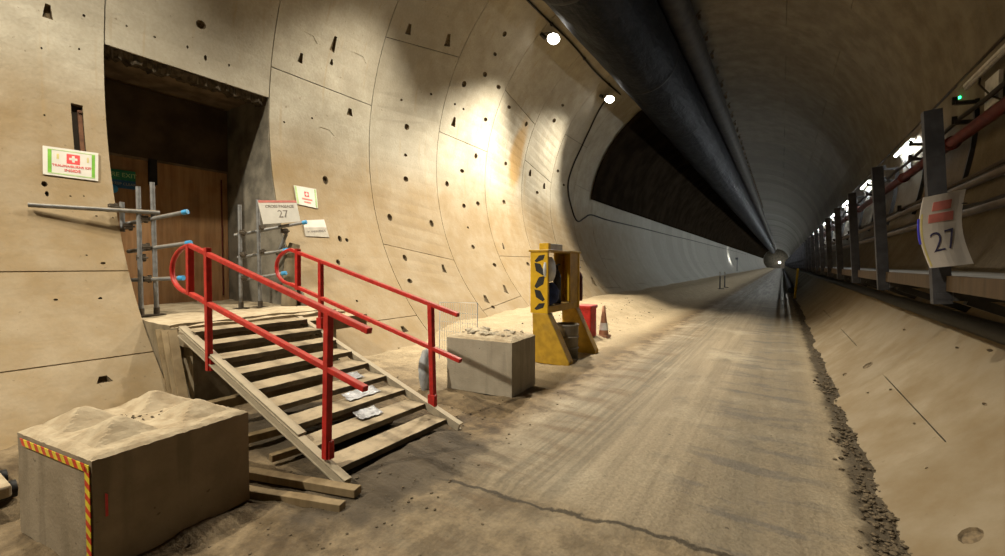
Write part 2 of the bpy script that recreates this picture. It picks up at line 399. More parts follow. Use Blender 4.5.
def cyl(y, deg, r=R):                        # a point on the lining
    a = math.radians(deg); return Vector((XC + r * math.cos(a), y, ZC + r * math.sin(a)))
def wall_at(z, off=0.0):                     # X of the left wall face at a height
    return XC - math.sqrt((R - off) ** 2 - (z - ZC) ** 2)
def fbm(x, y, s): return noise.fractal(Vector((x * s, y * s, 3.7)), 0.8, 2.0, 4)
def sstep(x, a, b):
    t = min(1, max(0, (x - a) / (b - a))); return t * t * (3 - 2 * t)

# ------------------------------------------------------------------ the lining: segments with open joints and a gasket layer behind
GAP = 0.007
def panel(mb, ya, yb, a0, a1, b0, b1, step, mi=0, th=0.30, GAP=GAP, lip=0.0):
    """curved slab between angles a0..a1 at ya and b0..b1 at yb (degrees)"""
    n = max(2, int(abs(a1 - a0) / step)); g = math.degrees(GAP / R); vs = []
    for r in (R, R + th):
        for y, s0, s1 in ((ya + GAP, a0 + g, a1 - g), (yb - GAP, b0 + g, b1 - g)):
            for i in range(n + 1): vs.append(cyl(y, s0 + (s1 - s0) * i / n, r - (lip if y > ya + 0.5 else 0.0)))
    m = n + 1; fs = []
    for i in range(n):
        fs.append((i, i + 1, m + i + 1, m + i)); fs.append((2 * m + i, 3 * m + i, 3 * m + i + 1, 2 * m + i + 1))
        fs.append((i, 2 * m + i, 2 * m + i + 1, i + 1)); fs.append((m + i, m + i + 1, 3 * m + i + 1, 3 * m + i))
    fs.append((0, m, 3 * m, 2 * m)); fs.append((n, 2 * m + n, 3 * m + n, m + n))
    mb.add(vs, fs, mi)
SPECIAL = {0: [(-62, -62), (-11, -11), (43, 43), (97, 97), (155, 155)],
    1: [(-47, -47), (7, 7), (61, 61), (115, 115), (169.2, 169.2), (223, 223)],
    2: [(-65, -65), (-11, -11), (43, 43), (97, 97), (153.4, 148.4), (203.3, 207.3)],
    3: [(-47, -47), (7, 7), (61, 61), (115, 115), (169.1, 169.6), (224.4, 221.1)],
    4: [(-65, -65), (-11, -11), (43, 43), (97, 97), (149.2, 153.9), (205.5, 205.5)],
    5: [(-47, -47), (7, 7), (61, 61), (115, 115), (167.3, 172.2), (221, 225)],
    6: [(-65, -65), (-11, -11), (43, 43), (97, 97), (151.3, 151.5), (204, 207)],
    -1: [(-47, -47), (7, 7), (61, 61), (115, 115), (155, 155), (209.8, 209.8), (223, 223)]}
near = {k: MB() for k in ('wall_left', 'ceiling', 'wall_right')}
far = {k: MB() for k in ('wall_left', 'ceiling', 'wall_right')}
def where(mid): return 'wall_left' if mid > 118 else ('ceiling' if mid > 34 else 'wall_right')
NK = int((YEND - Y0) / RING)
for k in range(-6, NK):
    ya, yb = Y0 + RING * k, Y0 + RING * (k + 1)
    J = SPECIAL.get(k) or ([(-47, -47), (7, 7), (61, 61), (115, 115), (169, 170), (222, 223)] if k % 2 else [(-65, -65), (-11, -11), (43, 43), (97, 97), (151, 152), (205, 206)])
    J = list(J)
    if J[0][0] > -60: J = [(-62, -62)] + J
    end = 238 if k != 0 else 175.1
    if J[-1][0] < end - 1: J = J + [(end, end)]
    bank = near if -2 <= k <= 7 else far
    for (a0, b0), (a1, b1) in zip(J[:-1], J[1:]):
        if k == 0 and a0 > 174: continue
        panel(bank[where((a0 + a1) / 2)], ya, yb, a0, a1, b0, b1, 3.0 if bank is near else 6.0, GAP=0.004 if (a0 + a1) / 2 < 34 else GAP, lip=0.0 if bank is near and (a0 + a1) / 2 > 100 else 0.022 * (k % 2) + 0.012)
def backing(mb, ya, yb, a0, a1):
    n = max(2, int((a1 - a0) / 4)); vs = [cyl(y, a0 + (a1 - a0) * i / n, R + 0.055) for y in (ya, yb) for i in range(n + 1)]
    mb.add(vs, [(i, i + 1, n + 2 + i, n + 1 + i) for i in range(n)], 1)
ys, ye = Y0 - 6 * RING, Y0 + NK * RING
backing(far['wall_right'], ys, ye, -62, 34); backing(far['ceiling'], ys, ye, 34, 118)
backing(far['wall_left'], ys, ye, 118, 175.0)
backing(far['wall_left'], ys, Y0, 175.0, 238); backing(far['wall_left'], Y0 + RING, ye, 175.0, 238)

# pockets and holes in the lining: (Y, angle, half-length round the ring, half-width along the tunnel, depth, lean)
def pocket(mb, y, deg, ha, hy, d, lean=0.0, taper=0.7, n=10, flat=False, mi=0, asym=-0.35):
    a = math.radians(deg); er = Vector((math.cos(a), 0, math.sin(a))); et = Vector((math.sin(a), 0, -math.cos(a))); ey = Vector((0, 1, 0))
    if deg < 90 : et = -et
    c = cyl(y, deg)
    et2 = (et + ey * lean).normalized(); ey2 = (ey - et2 * ey.dot(et2)).normalized()
    vs = []
    for depth, k in ((-0.03, 1.0), (d, taper)):
        for i in range(n):
            q = 2 * PI * i / n; cx, sx = math.cos(q), math.sin(q)
            if flat: cx = max(-0.8, min(0.8, cx * 1.5)) / 0.8; sx = max(-0.8, min(0.8, sx * 1.5)) / 0.8
            vs.append(c + er * depth + et2 * cx * ha * k + ey2 * sx * hy * k * (1 + (asym * cx if flat else 0)))
    mb.add(vs, [tuple(range(n)), tuple(range(n, 2 * n))[::-1]] + [(i, n + i, n + (i + 1) % n, (i + 1) % n) for i in range(n)], mi)
HOLES = [(2.85, 166.9, 0.07, 0.078, 0, 0.0), (1.4, 173.2, 0.103, 0.05, 1, 0.0), (2.35, 171.5, 0.018, 0.021, 0, 0.0), (1.69, 172.1, 0.022, 0.017, 0, 0.0), (2.93, 171.9, 0.046, 0.025, 0, 0.0), (3.23, 171.7, 0.028, 0.017, 0, 0.0), (2.71, 171.2, 0.025, 0.017, 0, 0.0), (1.65, 176.9, 0.017, 0.013, 0, 0.0), (2.07, 171.4, 0.017, 0.014, 0, 0.0), (1.3, 197.2, 0.04, 0.03, 0, 0.0), (1.31, 198.6, 0.04, 0.019, 0, 0.0), (1.35, 187.4, 0.016, 0.011, 0, 0.0), (1.35, 178.3, 0.016, 0.011, 0, 0.0), (4.81, 160.0, 0.179, 0.059, 1, 0.08), (4.28, 165.4, 0.108, 0.052, 1, 0.09), (4.83, 163.6, 0.066, 0.04, 1, 0.0), (5.31, 172.4, 0.089, 0.077, 1, 0.0), (6.22, 149.2, 0.132, 0.08, 1, -0.18), (7.24, 146.3, 0.168, 0.098, 1, -0.33), (6.74, 171.1, 0.082, 0.088, 0, 0.0), (6.75, 178.4, 0.042, 0.059, 0, 0.0), (6.74, 184.8, 0.075, 0.088, 0, 0.0), (4.77, 189.2, 0.098, 0.069, 0, 0.0), (8.18, 164.9, 0.151, 0.094, 1, 0.0), (8.1, 183.4, 0.083, 0.083, 0, 0.0), (8.69, 178.2, 0.062, 0.101, 0, 0.0), (9.22, 172.2, 0.089, 0.088, 0, 0.0), (9.33, 160.2, 0.064, 0.09, 0, 0.0), (8.18, 153.9, 0.092, 0.095, 0, 0.0), (8.73, 148.5, 0.073, 0.105, 0, 0.0), (9.39, 149.5, 0.064, 0.116, 0, -0.04), (8.74, 142.2, 0.049, 0.086, 0, 0.0), (11.18, 155.3, 0.088, 0.089, 0, -1.2), (10.64, 171.2, 0.07, 0.094, 0, 0.0), (12.55, 149.1, 0.082, 0.125, 0, 0.0), (12.08, 171.3, 0.139, 0.097, 1, 0.0), (13.1, 174.5, 0.132, 0.109, 1, 0.0), (12.64, 178.0, 0.065, 0.121, 0, 0.0), (8.68, 136.3, 0.074, 0.087, 0, 0.0), (10.12, 153.2, 0.054, 0.103, 0, 0.0), (12.56, 142.6, 0.05, 0.11, 0, 0.0), (10.61, 185.0, 0.086, 0.107, 0, 0.0), (13.93, 166.4, 0.069, 0.121, 0, 0.0), (14.59, 171.2, 0.054, 0.108, 0, 0.0), (6.13, 196.0, 0.094, 0.079, 0, 0.0), (7.35, 196.3, 0.105, 0.082, 0, 0.0), (6.22, 206.9, 0.089, 0.068, 0, 0.0), (6.09, 213.4, 0.068, 0.08, 0, 0.0), (7.25, 210.0, 0.137, 0.074, 1, 0.23), (8.67, 202.7, 0.081, 0.083, 0, 0.0), (9.3, 208.9, 0.073, 0.104, 0, 0.0), (8.69, 196.2, 0.039, 0.051, 0, 0.0), (8.69, 189.2, 0.076, 0.092, 0, 0.0), (9.31, 187.5, 0.079, 0.1, 0, 0.0), (4.83, 202.6, 0.075, 0.051, 0, 0.0), (9.18, 217.9, 0.185, 0.093, 1, 0.46), (8.14, 220.7, 0.16, 0.1, 1, 0.43), (8.19, 223.8, 0.06, 0.081, 0, 0.0), (11.07, 208.5, 0.082, 0.119, 0, 0.0), (10.09, 201.7, 0.133, 0.051, 1, 0.2), (5.29, 226.1, 0.09, 0.081, 1, 0.0), (4.87, 232.4, 0.225, 0.086, 1, 0.47), (15.21, 217.7, 0.3, 0.15, 1, 0.74), (4.65, 208.2, 0.066, 0.049, 0, 0.0), (4.69, 217.7, 0.03, 0.03, 0, 0.0), (1.42, 226.0, 0.054, 0.072, 1, 0.0), (1.24, 213.9, 0.017, 0.021, 0, 0.0), (1.57, 214.0, 0.018, 0.024, 0, 0.0), (1.66, 208.6, 0.019, 0.029, 0, 0.0), (1.54, 207.4, 0.012, 0.012, 0, 0.0), (1.82, 201.4, 0.012, 0.013, 0, 0.0), (1.68, 201.3, 0.012, 0.017, 0, 0.0), (1.49, 198.6, 0.012, 0.012, 0, 0.0), (1.6, 198.4, 0.012, 0.008, 0, 0.0), (4.56, 176.4, 0.025, 0.023, 0, 0.0), (4.07, 178.9, 0.024, 0.025, 0, 0.0), (4.97, 202.8, 0.048, 0.042, 0, 0.0), (6.49, 165.1, 0.03, 0.042, 0, 0.0), (7.27, 160.5, 0.032, 0.048, 0, 0.0), (8.08, 160.1, 0.034, 0.046, 0, 0.0), (8.41, 160.3, 0.035, 0.049, 0, 0.0)]
cutL = MB()
for (y, a, ha, hy, flat, lean) in HOLES:
    pocket(cutL, y, a, ha * (0.8 if flat else 0.9), hy * (0.7 if flat else 0.9), 0.045 if max(ha, hy) > 0.03 else 0.025, lean, flat=bool(flat))
# pairs of dowel holes inside shallow plate recesses
for (y, a) in [(4.33, 160.9), (5.32, 160.2), (4.81, 178.3), (6.76, 160.0), (6.24, 143.6), (7.29, 143.1)]:
    pocket(cutL, y, a, 0.045, 0.145, 0.004, 0.0, 1.0, 12, True, 1)
    for s in (-0.09, 0.09): pocket(cutL, y + s, a, 0.016, 0.016, 0.03)
# tall slot beside the opening
pocket(cutL, 1.615, 188.6, 0.30, 0.05, 0.15, 0.0, 0.95, 8, True, 0, 0.0)
cutR = MB()
for (y, a, ha, hy, lean) in [(6.68, -50.9, 0.054, 0.172, 0.0), (6.52, -47.7, 0.072, 0.119, 0.0), (4.05, -43.0, 0.022, 0.085, 0.0), (5.57, -40.1, 0.032, 0.09, 0.0), (6.94, -40.8, 0.031, 0.143, 0.0), (3.61, -49.2, 0.021, 0.023, 0.0), (5.25, -47.5, 0.024, 0.056, 0.0), (5.21, -39.9, 0.018, 0.078, 0.0), (2.84, -49.4, 0.067, 0.08, 0.0), (5.5, -49.6, 0.022, 0.078, 0.0), (4.74, -38.8, 0.026, 0.113, 0.0), (5.3, -34.7, 0.018, 0.185, 0.0), (4.33, -47.9, 0.019, 0.048, 0.0)]:
    k_ = 1.0 if ha > 0.06 else 0.55; pocket(cutR, y, a, ha * k_, hy * k_, 0.006, lean)
def carve(bank, cutter):
    a = bank.build('lining_piece', [M['lining'], M['joint'], M['pocket']]); b = cutter.build('cutter', [M['pocket'], M['lining']])
    md = a.modifiers.new('cut', 'BOOLEAN'); md.object = b; md.operation = 'DIFFERENCE'; md.solver = 'EXACT'; md.material_mode = 'TRANSFER'
    dg = bpy.context.evaluated_depsgraph_get(); dg.update()
    me = bpy.data.meshes.new_from_object(a.evaluated_get(dg)); off = a.location.copy()
    names = [m.name if m else '' for m in me.materials]
    idx = {M['lining'].name: 0, M['joint'].name: 1, M['pocket'].name: 2}
    out = MB(); vv = [v.co + off for v in me.vertices]
    out.v = [tuple(v) for v in vv]
    for p in me.polygons:
        out.f.append(tuple(p.vertices)); out.m.append(idx.get(names[p.material_index] if names else '', 0)); out.sm.append(False)
    bpy.data.objects.remove(a); bpy.data.objects.remove(b); return out
near['wall_left'] = carve(near['wall_left'], cutL)
near['wall_right'] = carve(near['wall_right'], cutR)
for k in near:
    f = far[k]; nb = near[k]; o = len(nb.v); nb.v += f.v
    nb.f += [tuple(i + o for i in q) for q in f.f]; nb.m += f.m; nb.sm += f.sm
    struct(nb.build(k, [M['lining' if k == 'wall_left' else 'shade'], M['joint'], M['pocket']], recalc=False))
# far end of the drive
mb = MB(); mb.lathe((XC, YEND - 1, ZC), [(0.01, 0), (R + 0.3, 0), (R + 0.3, 0.3)], 40, 0, (0, 1, 0))
struct(mb.build('wall_end', M['reveal']))

# ------------------------------------------------------------------ ground
def ground(x, y):
    h = 0.0
    left = sstep(x, -1.75, -2.3)
    h += left * (0.012 + 0.05 * (fbm(x, y, 1.1)) + 0.018 * fbm(x, y, 4.0)) - 0.02 * left
    h += 0.006 * fbm(x, y * 0.3, 2.0)
    for c, wd, dp in ((-1.35, 0.16, 0.012), (-0.15, 0.18, 0.012), (-0.75, 0.22, -0.006)):
        h -= dp * math.exp(-((x - c - 0.05 * math.sin(y * 0.35)) / wd) ** 2)
    bank = sstep(y, 4.6, 7.6)
    h += bank * 0.34 * sstep(x, -2.75, -4.2) + (1 - bank) * 0.10 * sstep(y, 3.0, 3.6) * sstep(x, -3.0, -4.2)
    if y < 2.33 + 0.05 * math.sin(3 * x) and x > -2.0: h -= 0.022 - 0.012 * fbm(x, y, 2.2)
    h += (0.03 * fbm(x, y, 5.0) - 0.008) * math.exp(-((x - 0.47) / 0.09) ** 2)
    return h
yy = [-6.0 + 0.4 * i for i in range(14)]
y = -0.4
while y < 12: yy.append(y); y += 0.05 if y < 5.5 else 0.1
while y < YEND: yy.append(y); y *= 1.05
xx = [-5.4 + 0.09 * i for i in range(30)]
x = xx[-1] + 0.05
while x < 0.75: xx.append(x); x += 0.05
mb = MB(); nx = len(xx)
mb.add([(x, y, ground(x, y)) for y in yy for x in xx], [(j * nx + i, j * nx + i + 1, (j + 1) * nx + i + 1, (j + 1) * nx + i) for j in range(len(yy) - 1) for i in range(nx - 1)], 0, True)
struct(mb.build('floor', M['road'], recalc=False))

rng = random.Random(5)
mb = MB()
y = 1.2
while y < 32:
    for _ in range(7 if y < 9 else 4):
        x = 0.50 + rng.gauss(0, 0.05); r = rng.uniform(0.004, 0.014) * (1.0 if rng.random() > 0.08 else 1.6)
        mb.rock((x, y + rng.uniform(-.05, .05), ground(x, y) + r * 0.3), r, rng=rng)
    y += 0.036 + y * 0.006
for _ in range(260):
    x, y = 0.47 + rng.gauss(0, 0.045), rng.choice((4.5, 3.3, 2.7, 6.2)) + rng.gauss(0, 0.22); r = rng.uniform(0.006, 0.022)
    mb.rock((x, y, ground(x, y) + r * 0.5), r, rng=rng)
tag(mb.build('rubble', M['rubble']), 'line of loose stones and dirt in the gutter along the right roadway edge', 'rubble', kind='stuff')
mb = MB()
for _ in range(300):
    x, y = rng.uniform(-3.9, -1.7), rng.uniform(0.9, 4.6)
    if rng.random() < 0.3: x, y = rng.gauss(-2.0, 0.35), rng.gauss(1.5, 0.5)
    if (abs(x + 3.03) < .5 and abs(y - .95) < .48) or (abs(x + 2.83) < .48 and abs(y - 4.2) < .38): continue
    r = rng.uniform(0.003, 0.011); mb.rock((x, y, ground(x, y) + r * 0.25), r, rng=rng)
for _ in range(160):
    x, y = rng.uniform(-4.2, -2.9), rng.uniform(6.0, 14)
    if y < 8.5 and x > -3.4: continue
    r = rng.uniform(0.005, 0.02); mb.rock((x, y, ground(x, y) + r * 0.25), r, rng=rng)
tag(mb.build('gravel', M['rubble']), 'scattered grit and crumbs of concrete on the dirt around the steps', 'gravel', kind='stuff')

# ------------------------------------------------------------------ cross passage: reveals, soffit, landing, hoarding
YL, YR, ZT, ZF = 1.87, 3.815, 4.02, 0.82
mb = MB(); zz = [0.0, 0.4, 0.8, 1.2, 1.6, 2.0, 2.4, 2.8, 3.2, 3.6, 4.0, 4.3]
mb.prism([(-8.3, YR - 0.006, 4.3), (-8.3, YR - 0.006, 0.0)] + [(wall_at(z, -0.004) + 0.0, YR - 0.006, z) for z in zz], (0, 0.012, 0))
mb.box((-8.3, YR, 0.0), (-6.95, YR + 0.25, 4.3)); struct(mb.build('wall_passage_right', M['reveal']))
mb = MB(); mb.box((-8.3, YL - 0.30, 0.0), (-6.9, YL, 4.4)); struct(mb.build('wall_passage_left', M['reveal'], bevel=0.02))
mb = MB(); mb.box((-8.3, YL - 0.2, ZT + 0.02), (-6.8, YR + 0.2, ZT + 0.3)); struct(mb.build('ceiling_passage', M['soffit']))
mb = MB(); mb.box((-8.6, YL - 0.6, -0.2), (-8.18, YR + 0.6, 4.5)); struct(mb.build('wall_passage_back', M['reveal']))
# broken lip of concrete over the opening
mb = MB(); n = 90; vs = []
for i in range(n + 1):
    y = YL + (YR - YL) * i / n; j = noise.fractal(Vector((y * 9, 1.3, 0)), 0.7, 2.0, 4); j2 = noise.fractal(Vector((y * 14, 7.3, 0)), 0.7, 2.0, 4)
    zt = ZT + 0.06; zb = ZT - 0.115 + 0.05 * j
    vs += [(-6.775 + 0.012 * j2, y, zt), (-6.765 + 0.02 * j, y, ZT - 0.02 + 0.03 * j2), (-6.81 + 0.03 * j2, y, zb), (-7.0, y, zb + 0.02), (-7.0, y, zt)]
fs = [(i * 5 + k, i * 5 + (k + 1) % 5, (i + 1) * 5 + (k + 1) % 5, (i + 1) * 5 + k) for i in range(n) for k in range(5)]
mb.add(vs, fs); struct(mb.build('lintel', M['rough']))
# landing in the opening and out to the head of the steps
def slab_rough(mb, x0, x1, y0, y1, z0, z1, amp=0.02, seed=0.0, nx_=24, ny_=24):
    vs, idx = [], {}
    top = [[Vector((x0 + (x1 - x0) * i / nx_, y0 + (y1 - y0) * j / ny_, z1)) for i in range(nx_ + 1)] for j in range(ny_ + 1)]
    for j in range(ny_ + 1):
        for i in range(nx_ + 1):
            p = top[j][i]; p.z += amp * noise.fractal(Vector((p.x * 3 + seed, p.y * 3, 0.3)), 0.8, 2, 4); vs.append(p)
    m = nx_ + 1
    mb.add(vs, [(j * m + i, j * m + i + 1, (j + 1) * m + i + 1, (j + 1) * m + i) for j in range(ny_) for i in range(nx_)], 0, False)
    rim = [(0, i) for i in range(m)] + [(j, nx_) for j in range(1, ny_ + 1)] + [(ny_, i) for i in range(nx_ - 1, -1, -1)] + [(j, 0) for j in range(ny_ - 1, 0, -1)]
    rv = [top[j][i] for j, i in rim]; k = len(rv); low = []
    for p in rv:
        e = amp * noise.fractal(Vector((p.x * 6 + seed, p.y * 6, 9)), 0.8, 2, 4)
        low.append(Vector((p.x + e, p.y + e, z0)))
    mb.add(rv + low, [(q, (q + 1) % k, k + (q + 1) % k, k + q) for q in range(k)] + [tuple(range(k, 2 * k))], 0, False)
mb = MB()
slab_rough(mb, -8.2, -5.15, YL + 0.005, YR - 0.005, 0.0, ZF, 0.018, 1.0)
slab_rough(mb, -5.6, -4.62, YL + 0.02, YR + 0.08, 0.62, 0.765, 0.012, 4.0)
slab_rough(mb, -6.1, -5.0, YL + 0.01, YR + 0.03, 0.6, 0.80, 0.02, 7.0)
slab_rough(mb, -5.3, -4.95, YL + 0.12, YR - 0.2, 0.0, 0.63, 0.03, 9.0)
struct(mb.build('floor_landing', M['landing']))

h = thing('plywood_hoarding', (-8.05, 2.8, ZF), 'brown plywood hoarding closing the back of the passage opening', 'hoarding')
for a, b in ((1.88, 2.735), (2.745, 3.80)):
    mb = MB(); mb.box((-8.06, a, ZF - 0.02), (-8.02, b, ZT + 0.02)); mb.build('board', M['ply'], h, bevel=0.004)
mb = MB(); mb.box((-8.02, 2.69, 2.62), (-7.965, 2.79, 3.0)); p = mb.build('stud', M['black'], h, bevel=0.004); p['label'] = 'black upright bar'
for z_ in (2.97,):
    mb = MB(); mb.box((-8.02, 1.88, z_), (-7.995, 3.80, z_ + 0.05)); mb.build('batten', M['soffit'], h, bevel=0.003)
mb = MB(); mb.box((-8.03, 1.88, 3.0), (-7.985, 3.80, ZT)); o = mb.build('header_panel', M['header'], h, bevel=0.004); o['label'] = 'dark brown panel across the top'
mb = MB()
mb.tube((-8.005, 3.70, 2.85), (-8.005, 3.70, 0.9), 0.012, 8)
mb.build('cable_strip', M['redpipe'], h)

def flat_sign(name, corners, label, cat, mat, th=0.006):
    """a sheet of thickness th; corners TL, TR, BR, BL on its visible face"""
    c = [Vector(p) for p in corners]; nrm = (c[1] - c[0]).cross(c[3] - c[0]).normalized()
    ctr = (c[0] + c[1] + c[2] + c[3]) / 4
    if nrm.dot(Vector((0, 0, 1.4)) - ctr) < 0: nrm = -nrm
    t = thing(name, (c[2] + c[3]) / 2, label, cat)
    mb = MB(); mb.prism(c, -nrm * th); mb.build('panel', mat, t)
    def at(u, v, e=0.0015): return (c[0] * (1 - u) + c[1] * u) * (1 - v) + (c[3] * (1 - u) + c[2] * u) * v + nrm * e
    def patch(nm, u0, v0, u1, v1, m, e=0.002):
        q = MB(); q.prism([at(u0, v0, e), at(u1, v0, e), at(u1, v1, e), at(u0, v1, e)], -nrm * (e + 0.0005)); return q.build(nm, m, t)
    xd = c[1] - c[0]; yd = c[0] - c[3]
    return t, at, patch, xd, yd
def on_wall(y, z, off=0.014): return Vector((wall_at(z, off), y, z))
# green and blue sign on the hoarding
t, at, patch, xd, yd = flat_sign('safety_sign', [(-7.99, 2.19, 2.775), (-7.99, 2.53, 2.775), (-7.99, 2.53, 2.515), (-7.99, 2.19, 2.515)],
    'small green and blue safety sign on the brown hoarding inside the opening', 'sign', M['dkblue'])
patch('header', 0, 0, 1, 0.55, M['dkgreen']); lettering('lettering', 'FIRE EXIT', 0.085, at(0.52, 0.28, 0.004), xd, yd, M['palegreen'], t)
q = MB(); q.lathe(at(0.22, 1.08, 0.0), [(0.0, 0.004), (0.062, 0.004), (0.062, -0.004)], 18, 0, (1, 0, 0)); p = q.build('badge', M['blue'], t)
lettering('lettering', 'KEEP CLEAR', 0.05, at(0.6, 0.76, 0.004), xd, yd, M['greycard'], t)
# first aid sign on the wall left of the opening
t, at, patch, xd, yd = flat_sign('first_aid_sign', [on_wall(1.315, 2.685), on_wall(1.765, 2.70), on_wall(1.735, 2.368), on_wall(1.295, 2.372)],
    'white first aid kit sign with green side stripes on wall left of the opening', 'sign', M['white'])
patch('stripe', 0.08, 0.10, 0.145, 0.90, M['green']); patch('stripe', 0.875, 0.10, 0.935, 0.90, M['green'])
patch('stripe', 0.08, 0.075, 0.935, 0.10, M['palegreen']); patch('stripe', 0.08, 0.90, 0.935, 0.935, M['palegreen'])
patch('emblem', 0.41, 0.18, 0.65, 0.52, M['redprint'])
patch('cross', 0.505, 0.235, 0.555, 0.465, M['white'], 0.0035); patch('cross', 0.455, 0.31, 0.605, 0.39, M['white'], 0.0035)
patch('mark', 0.235, 0.22, 0.275, 0.40, M['yellowprint']); patch('mark', 0.785, 0.22, 0.815, 0.40, M['yellowprint'])
lettering('lettering', 'TRAUMA/BURNS KIT', 0.040, at(0.51, 0.62), xd, yd, M['redprint'], t, sx=0.86); lettering('lettering', 'INSIDE', 0.045, at(0.52, 0.765), xd, yd, M['redprint'], t)
# small notice right of the opening
t, at, patch, xd, yd = flat_sign('first_aid_notice', [on_wall(4.155, 2.70), on_wall(4.555, 2.695), on_wall(4.53, 2.36), on_wall(4.16, 2.395)],
    'small white notice with green border and red square on wall right of the opening', 'sign', M['white'])
patch('border', 0.02, 0.03, 0.10, 0.97, M['palegreen']); patch('border', 0.90, 0.03, 0.97, 0.97, M['palegreen'])
patch('emblem', 0.42, 0.24, 0.62, 0.50, M['redprint']); patch('cross', 0.49, 0.28, 0.55, 0.46, M['white'], 0.0035); patch('cross', 0.45, 0.34, 0.59, 0.40, M['white'], 0.0035)
patch('print_line', 0.28, 0.60, 0.76, 0.68, M['pink']); patch('print_line', 0.36, 0.76, 0.68, 0.83, M['pink'])
# cross passage number board standing on the scaffold rail
t, at, patch, xd, yd = flat_sign('passage_number_board', [(-5.95, 3.20, 2.285), (-5.92, 3.735, 2.345), (-5.86, 3.76, 2.04), (-5.88, 3.235, 1.965)],
    'cream board numbered 27 above the scaffold at right of opening', 'sign', M['white'], 0.012)
patch('header', 0, 0, 1, 0.10, M['pink']); lettering('lettering', 'CROSS PASSAGE', 0.055, at(0.52, 0.27), xd, yd, M['greyink'], t); lettering('number', '27', 0.15, at(0.56, 0.62), xd, yd, M['greyink'], t)
# grey notice to its right
t, at, patch, xd, yd = flat_sign('grey_notice', [on_wall(4.205, 2.13), on_wall(4.60, 2.18), on_wall(4.62, 1.88), on_wall(4.18, 1.875)],
    'faded grey notice on wall below the small white notice', 'sign', M['greycard'])
patch('panel_top', 0.0, 0.0, 1.0, 0.45, M['paper'])
lettering('lettering', 'IN EMERGENCY', 0.05, at(0.52, 0.68), xd, yd, M['greyink'], t)

# rusty bar fixed in the tall slot, rough spall below the first aid sign
mb = MB(); mb.bar(cyl(1.64, 185.6, R + 0.03), cyl(1.64, 192.0, R + 0.03), 0.035, 0.03); mb.bar(cyl(1.64, 185.8, R), cyl(1.64, 185.8, R + 0.06), 0.03, 0.03)
tag(mb.build('slot_bar', solid('rust', (0.11, 0.05, 0.025), 0.8, var=0.4)), 'rusty bar set in the tall slot above the first aid sign', 'bar')

# ------------------------------------------------------------------ scaffold barriers either side of the opening
def scaffold(loc, label, uprights, rails, extra=()):
    t = thing('scaffold_barrier', loc, label, 'scaffold')
    for a, b in uprights:
        mb = MB(); mb.tube(a, b, 0.0242, 14); u = mb.build('upright', M['galv'], t)
        q = MB(); q.box((a[0] - .075, a[1] - .075, a[2]), (a[0] + .075, a[1] + .075, a[2] + 0.012)); q.tube(a, (a[0], a[1], a[2] + 0.09), 0.031, 12); q.build('base_plate', M['clamp'], u)
    for a, b, cap in rails:
        mb = MB(); mb.tube(a, b, 0.0242, 14); u = mb.build('rail', M['galv'], t)
        if cap:
            d = (Vector(b) - Vector(a)).normalized(); q = MB(); q.tube(Vector(b) - d * 0.05, Vector(b) + d * 0.01, 0.029, 14); c = q.build('end_cap', M['blue'], u); c['label'] = 'blue end cap'
    for c in extra:
        q = MB(); c = Vector(c); q.box(c - Vector((.038, .038, .032)), c + Vector((.038, .038, .032)))
        q.tube(c + Vector((.03, -.045, 0)), c + Vector((.03, .055, 0)), 0.011, 8); q.box(c + Vector((-.05, .02, -.045)), c + Vector((-.01, .05, .045)))
        q.build('coupler', M['clamp'], t, bevel=0.006)
    return t
scaffold((-6.3, 2.0, ZF), 'galvanised scaffold tube barrier at left side of opening with blue end caps',
    [((-6.28, 2.01, ZF), (-6.28, 2.01, 2.32)), ((-6.28, 2.16, ZF), (-6.28, 2.145, 2.39))],
    [((-6.41, 1.15, 2.022), (-6.235, 2.195, 2.035), False), ((-6.55, 1.97, 1.90), (-5.9, 2.345, 2.04), True),
     ((-6.55, 1.985, 1.575), (-5.9, 2.375, 1.678), True), ((-6.55, 2.0, 1.235), (-5.9, 2.29, 1.263), True),
     ((-6.42, 1.90, 2.14), (-6.42, 1.90, 1.80), False)],
    [(-6.30, 2.06, 1.955), (-6.30, 2.07, 1.63), (-6.30, 2.08, 1.25), (-6.30, 2.03, 1.50), (-6.36, 1.93, 1.86), (-6.35, 1.80, 2.07)])
scaffold((-6.2, 3.2, ZF), 'galvanised scaffold tube barrier at right side of opening under the board numbered 27',
    [((-6.2, 3.085, ZF), (-6.2, 3.09, 2.23)), ((-6.2, 3.345, ZF), (-6.2, 3.335, 2.33))],
    [((-6.45, 3.14, 1.83), (-5.72, 3.755, 2.025), True), ((-6.45, 3.18, 1.52), (-5.9, 3.575, 1.628), True), ((-6.45, 3.2, 1.20), (-5.9, 3.545, 1.302), True),
     ((-6.05, 3.52, 1.55), (-5.95, 3.60, 1.86), False)],
    [(-6.2, 3.11, 1.86), (-6.2, 3.11, 1.56), (-6.2, 3.12, 1.24), (-6.17, 3.37, 1.94), (-6.17, 3.37, 1.60), (-6.0, 3.6, 1.9)])
# crumpled pale sleeve at the foot of the right jamb
mb = MB(); pts = [(-6.02, 3.66, 0.82), (-6.02, 3.68, 1.2), (-6.0, 3.70, 1.55), (-5.98, 3.74, 1.72)]
mb.path([(p[0], p[1], p[2]) for p in pts], 0.105, 14, r2=0.075)
tag(mb.build('concrete_sleeve', M['landing']), 'pale rounded concrete post stub behind the right hand scaffold tubes', 'post stub')

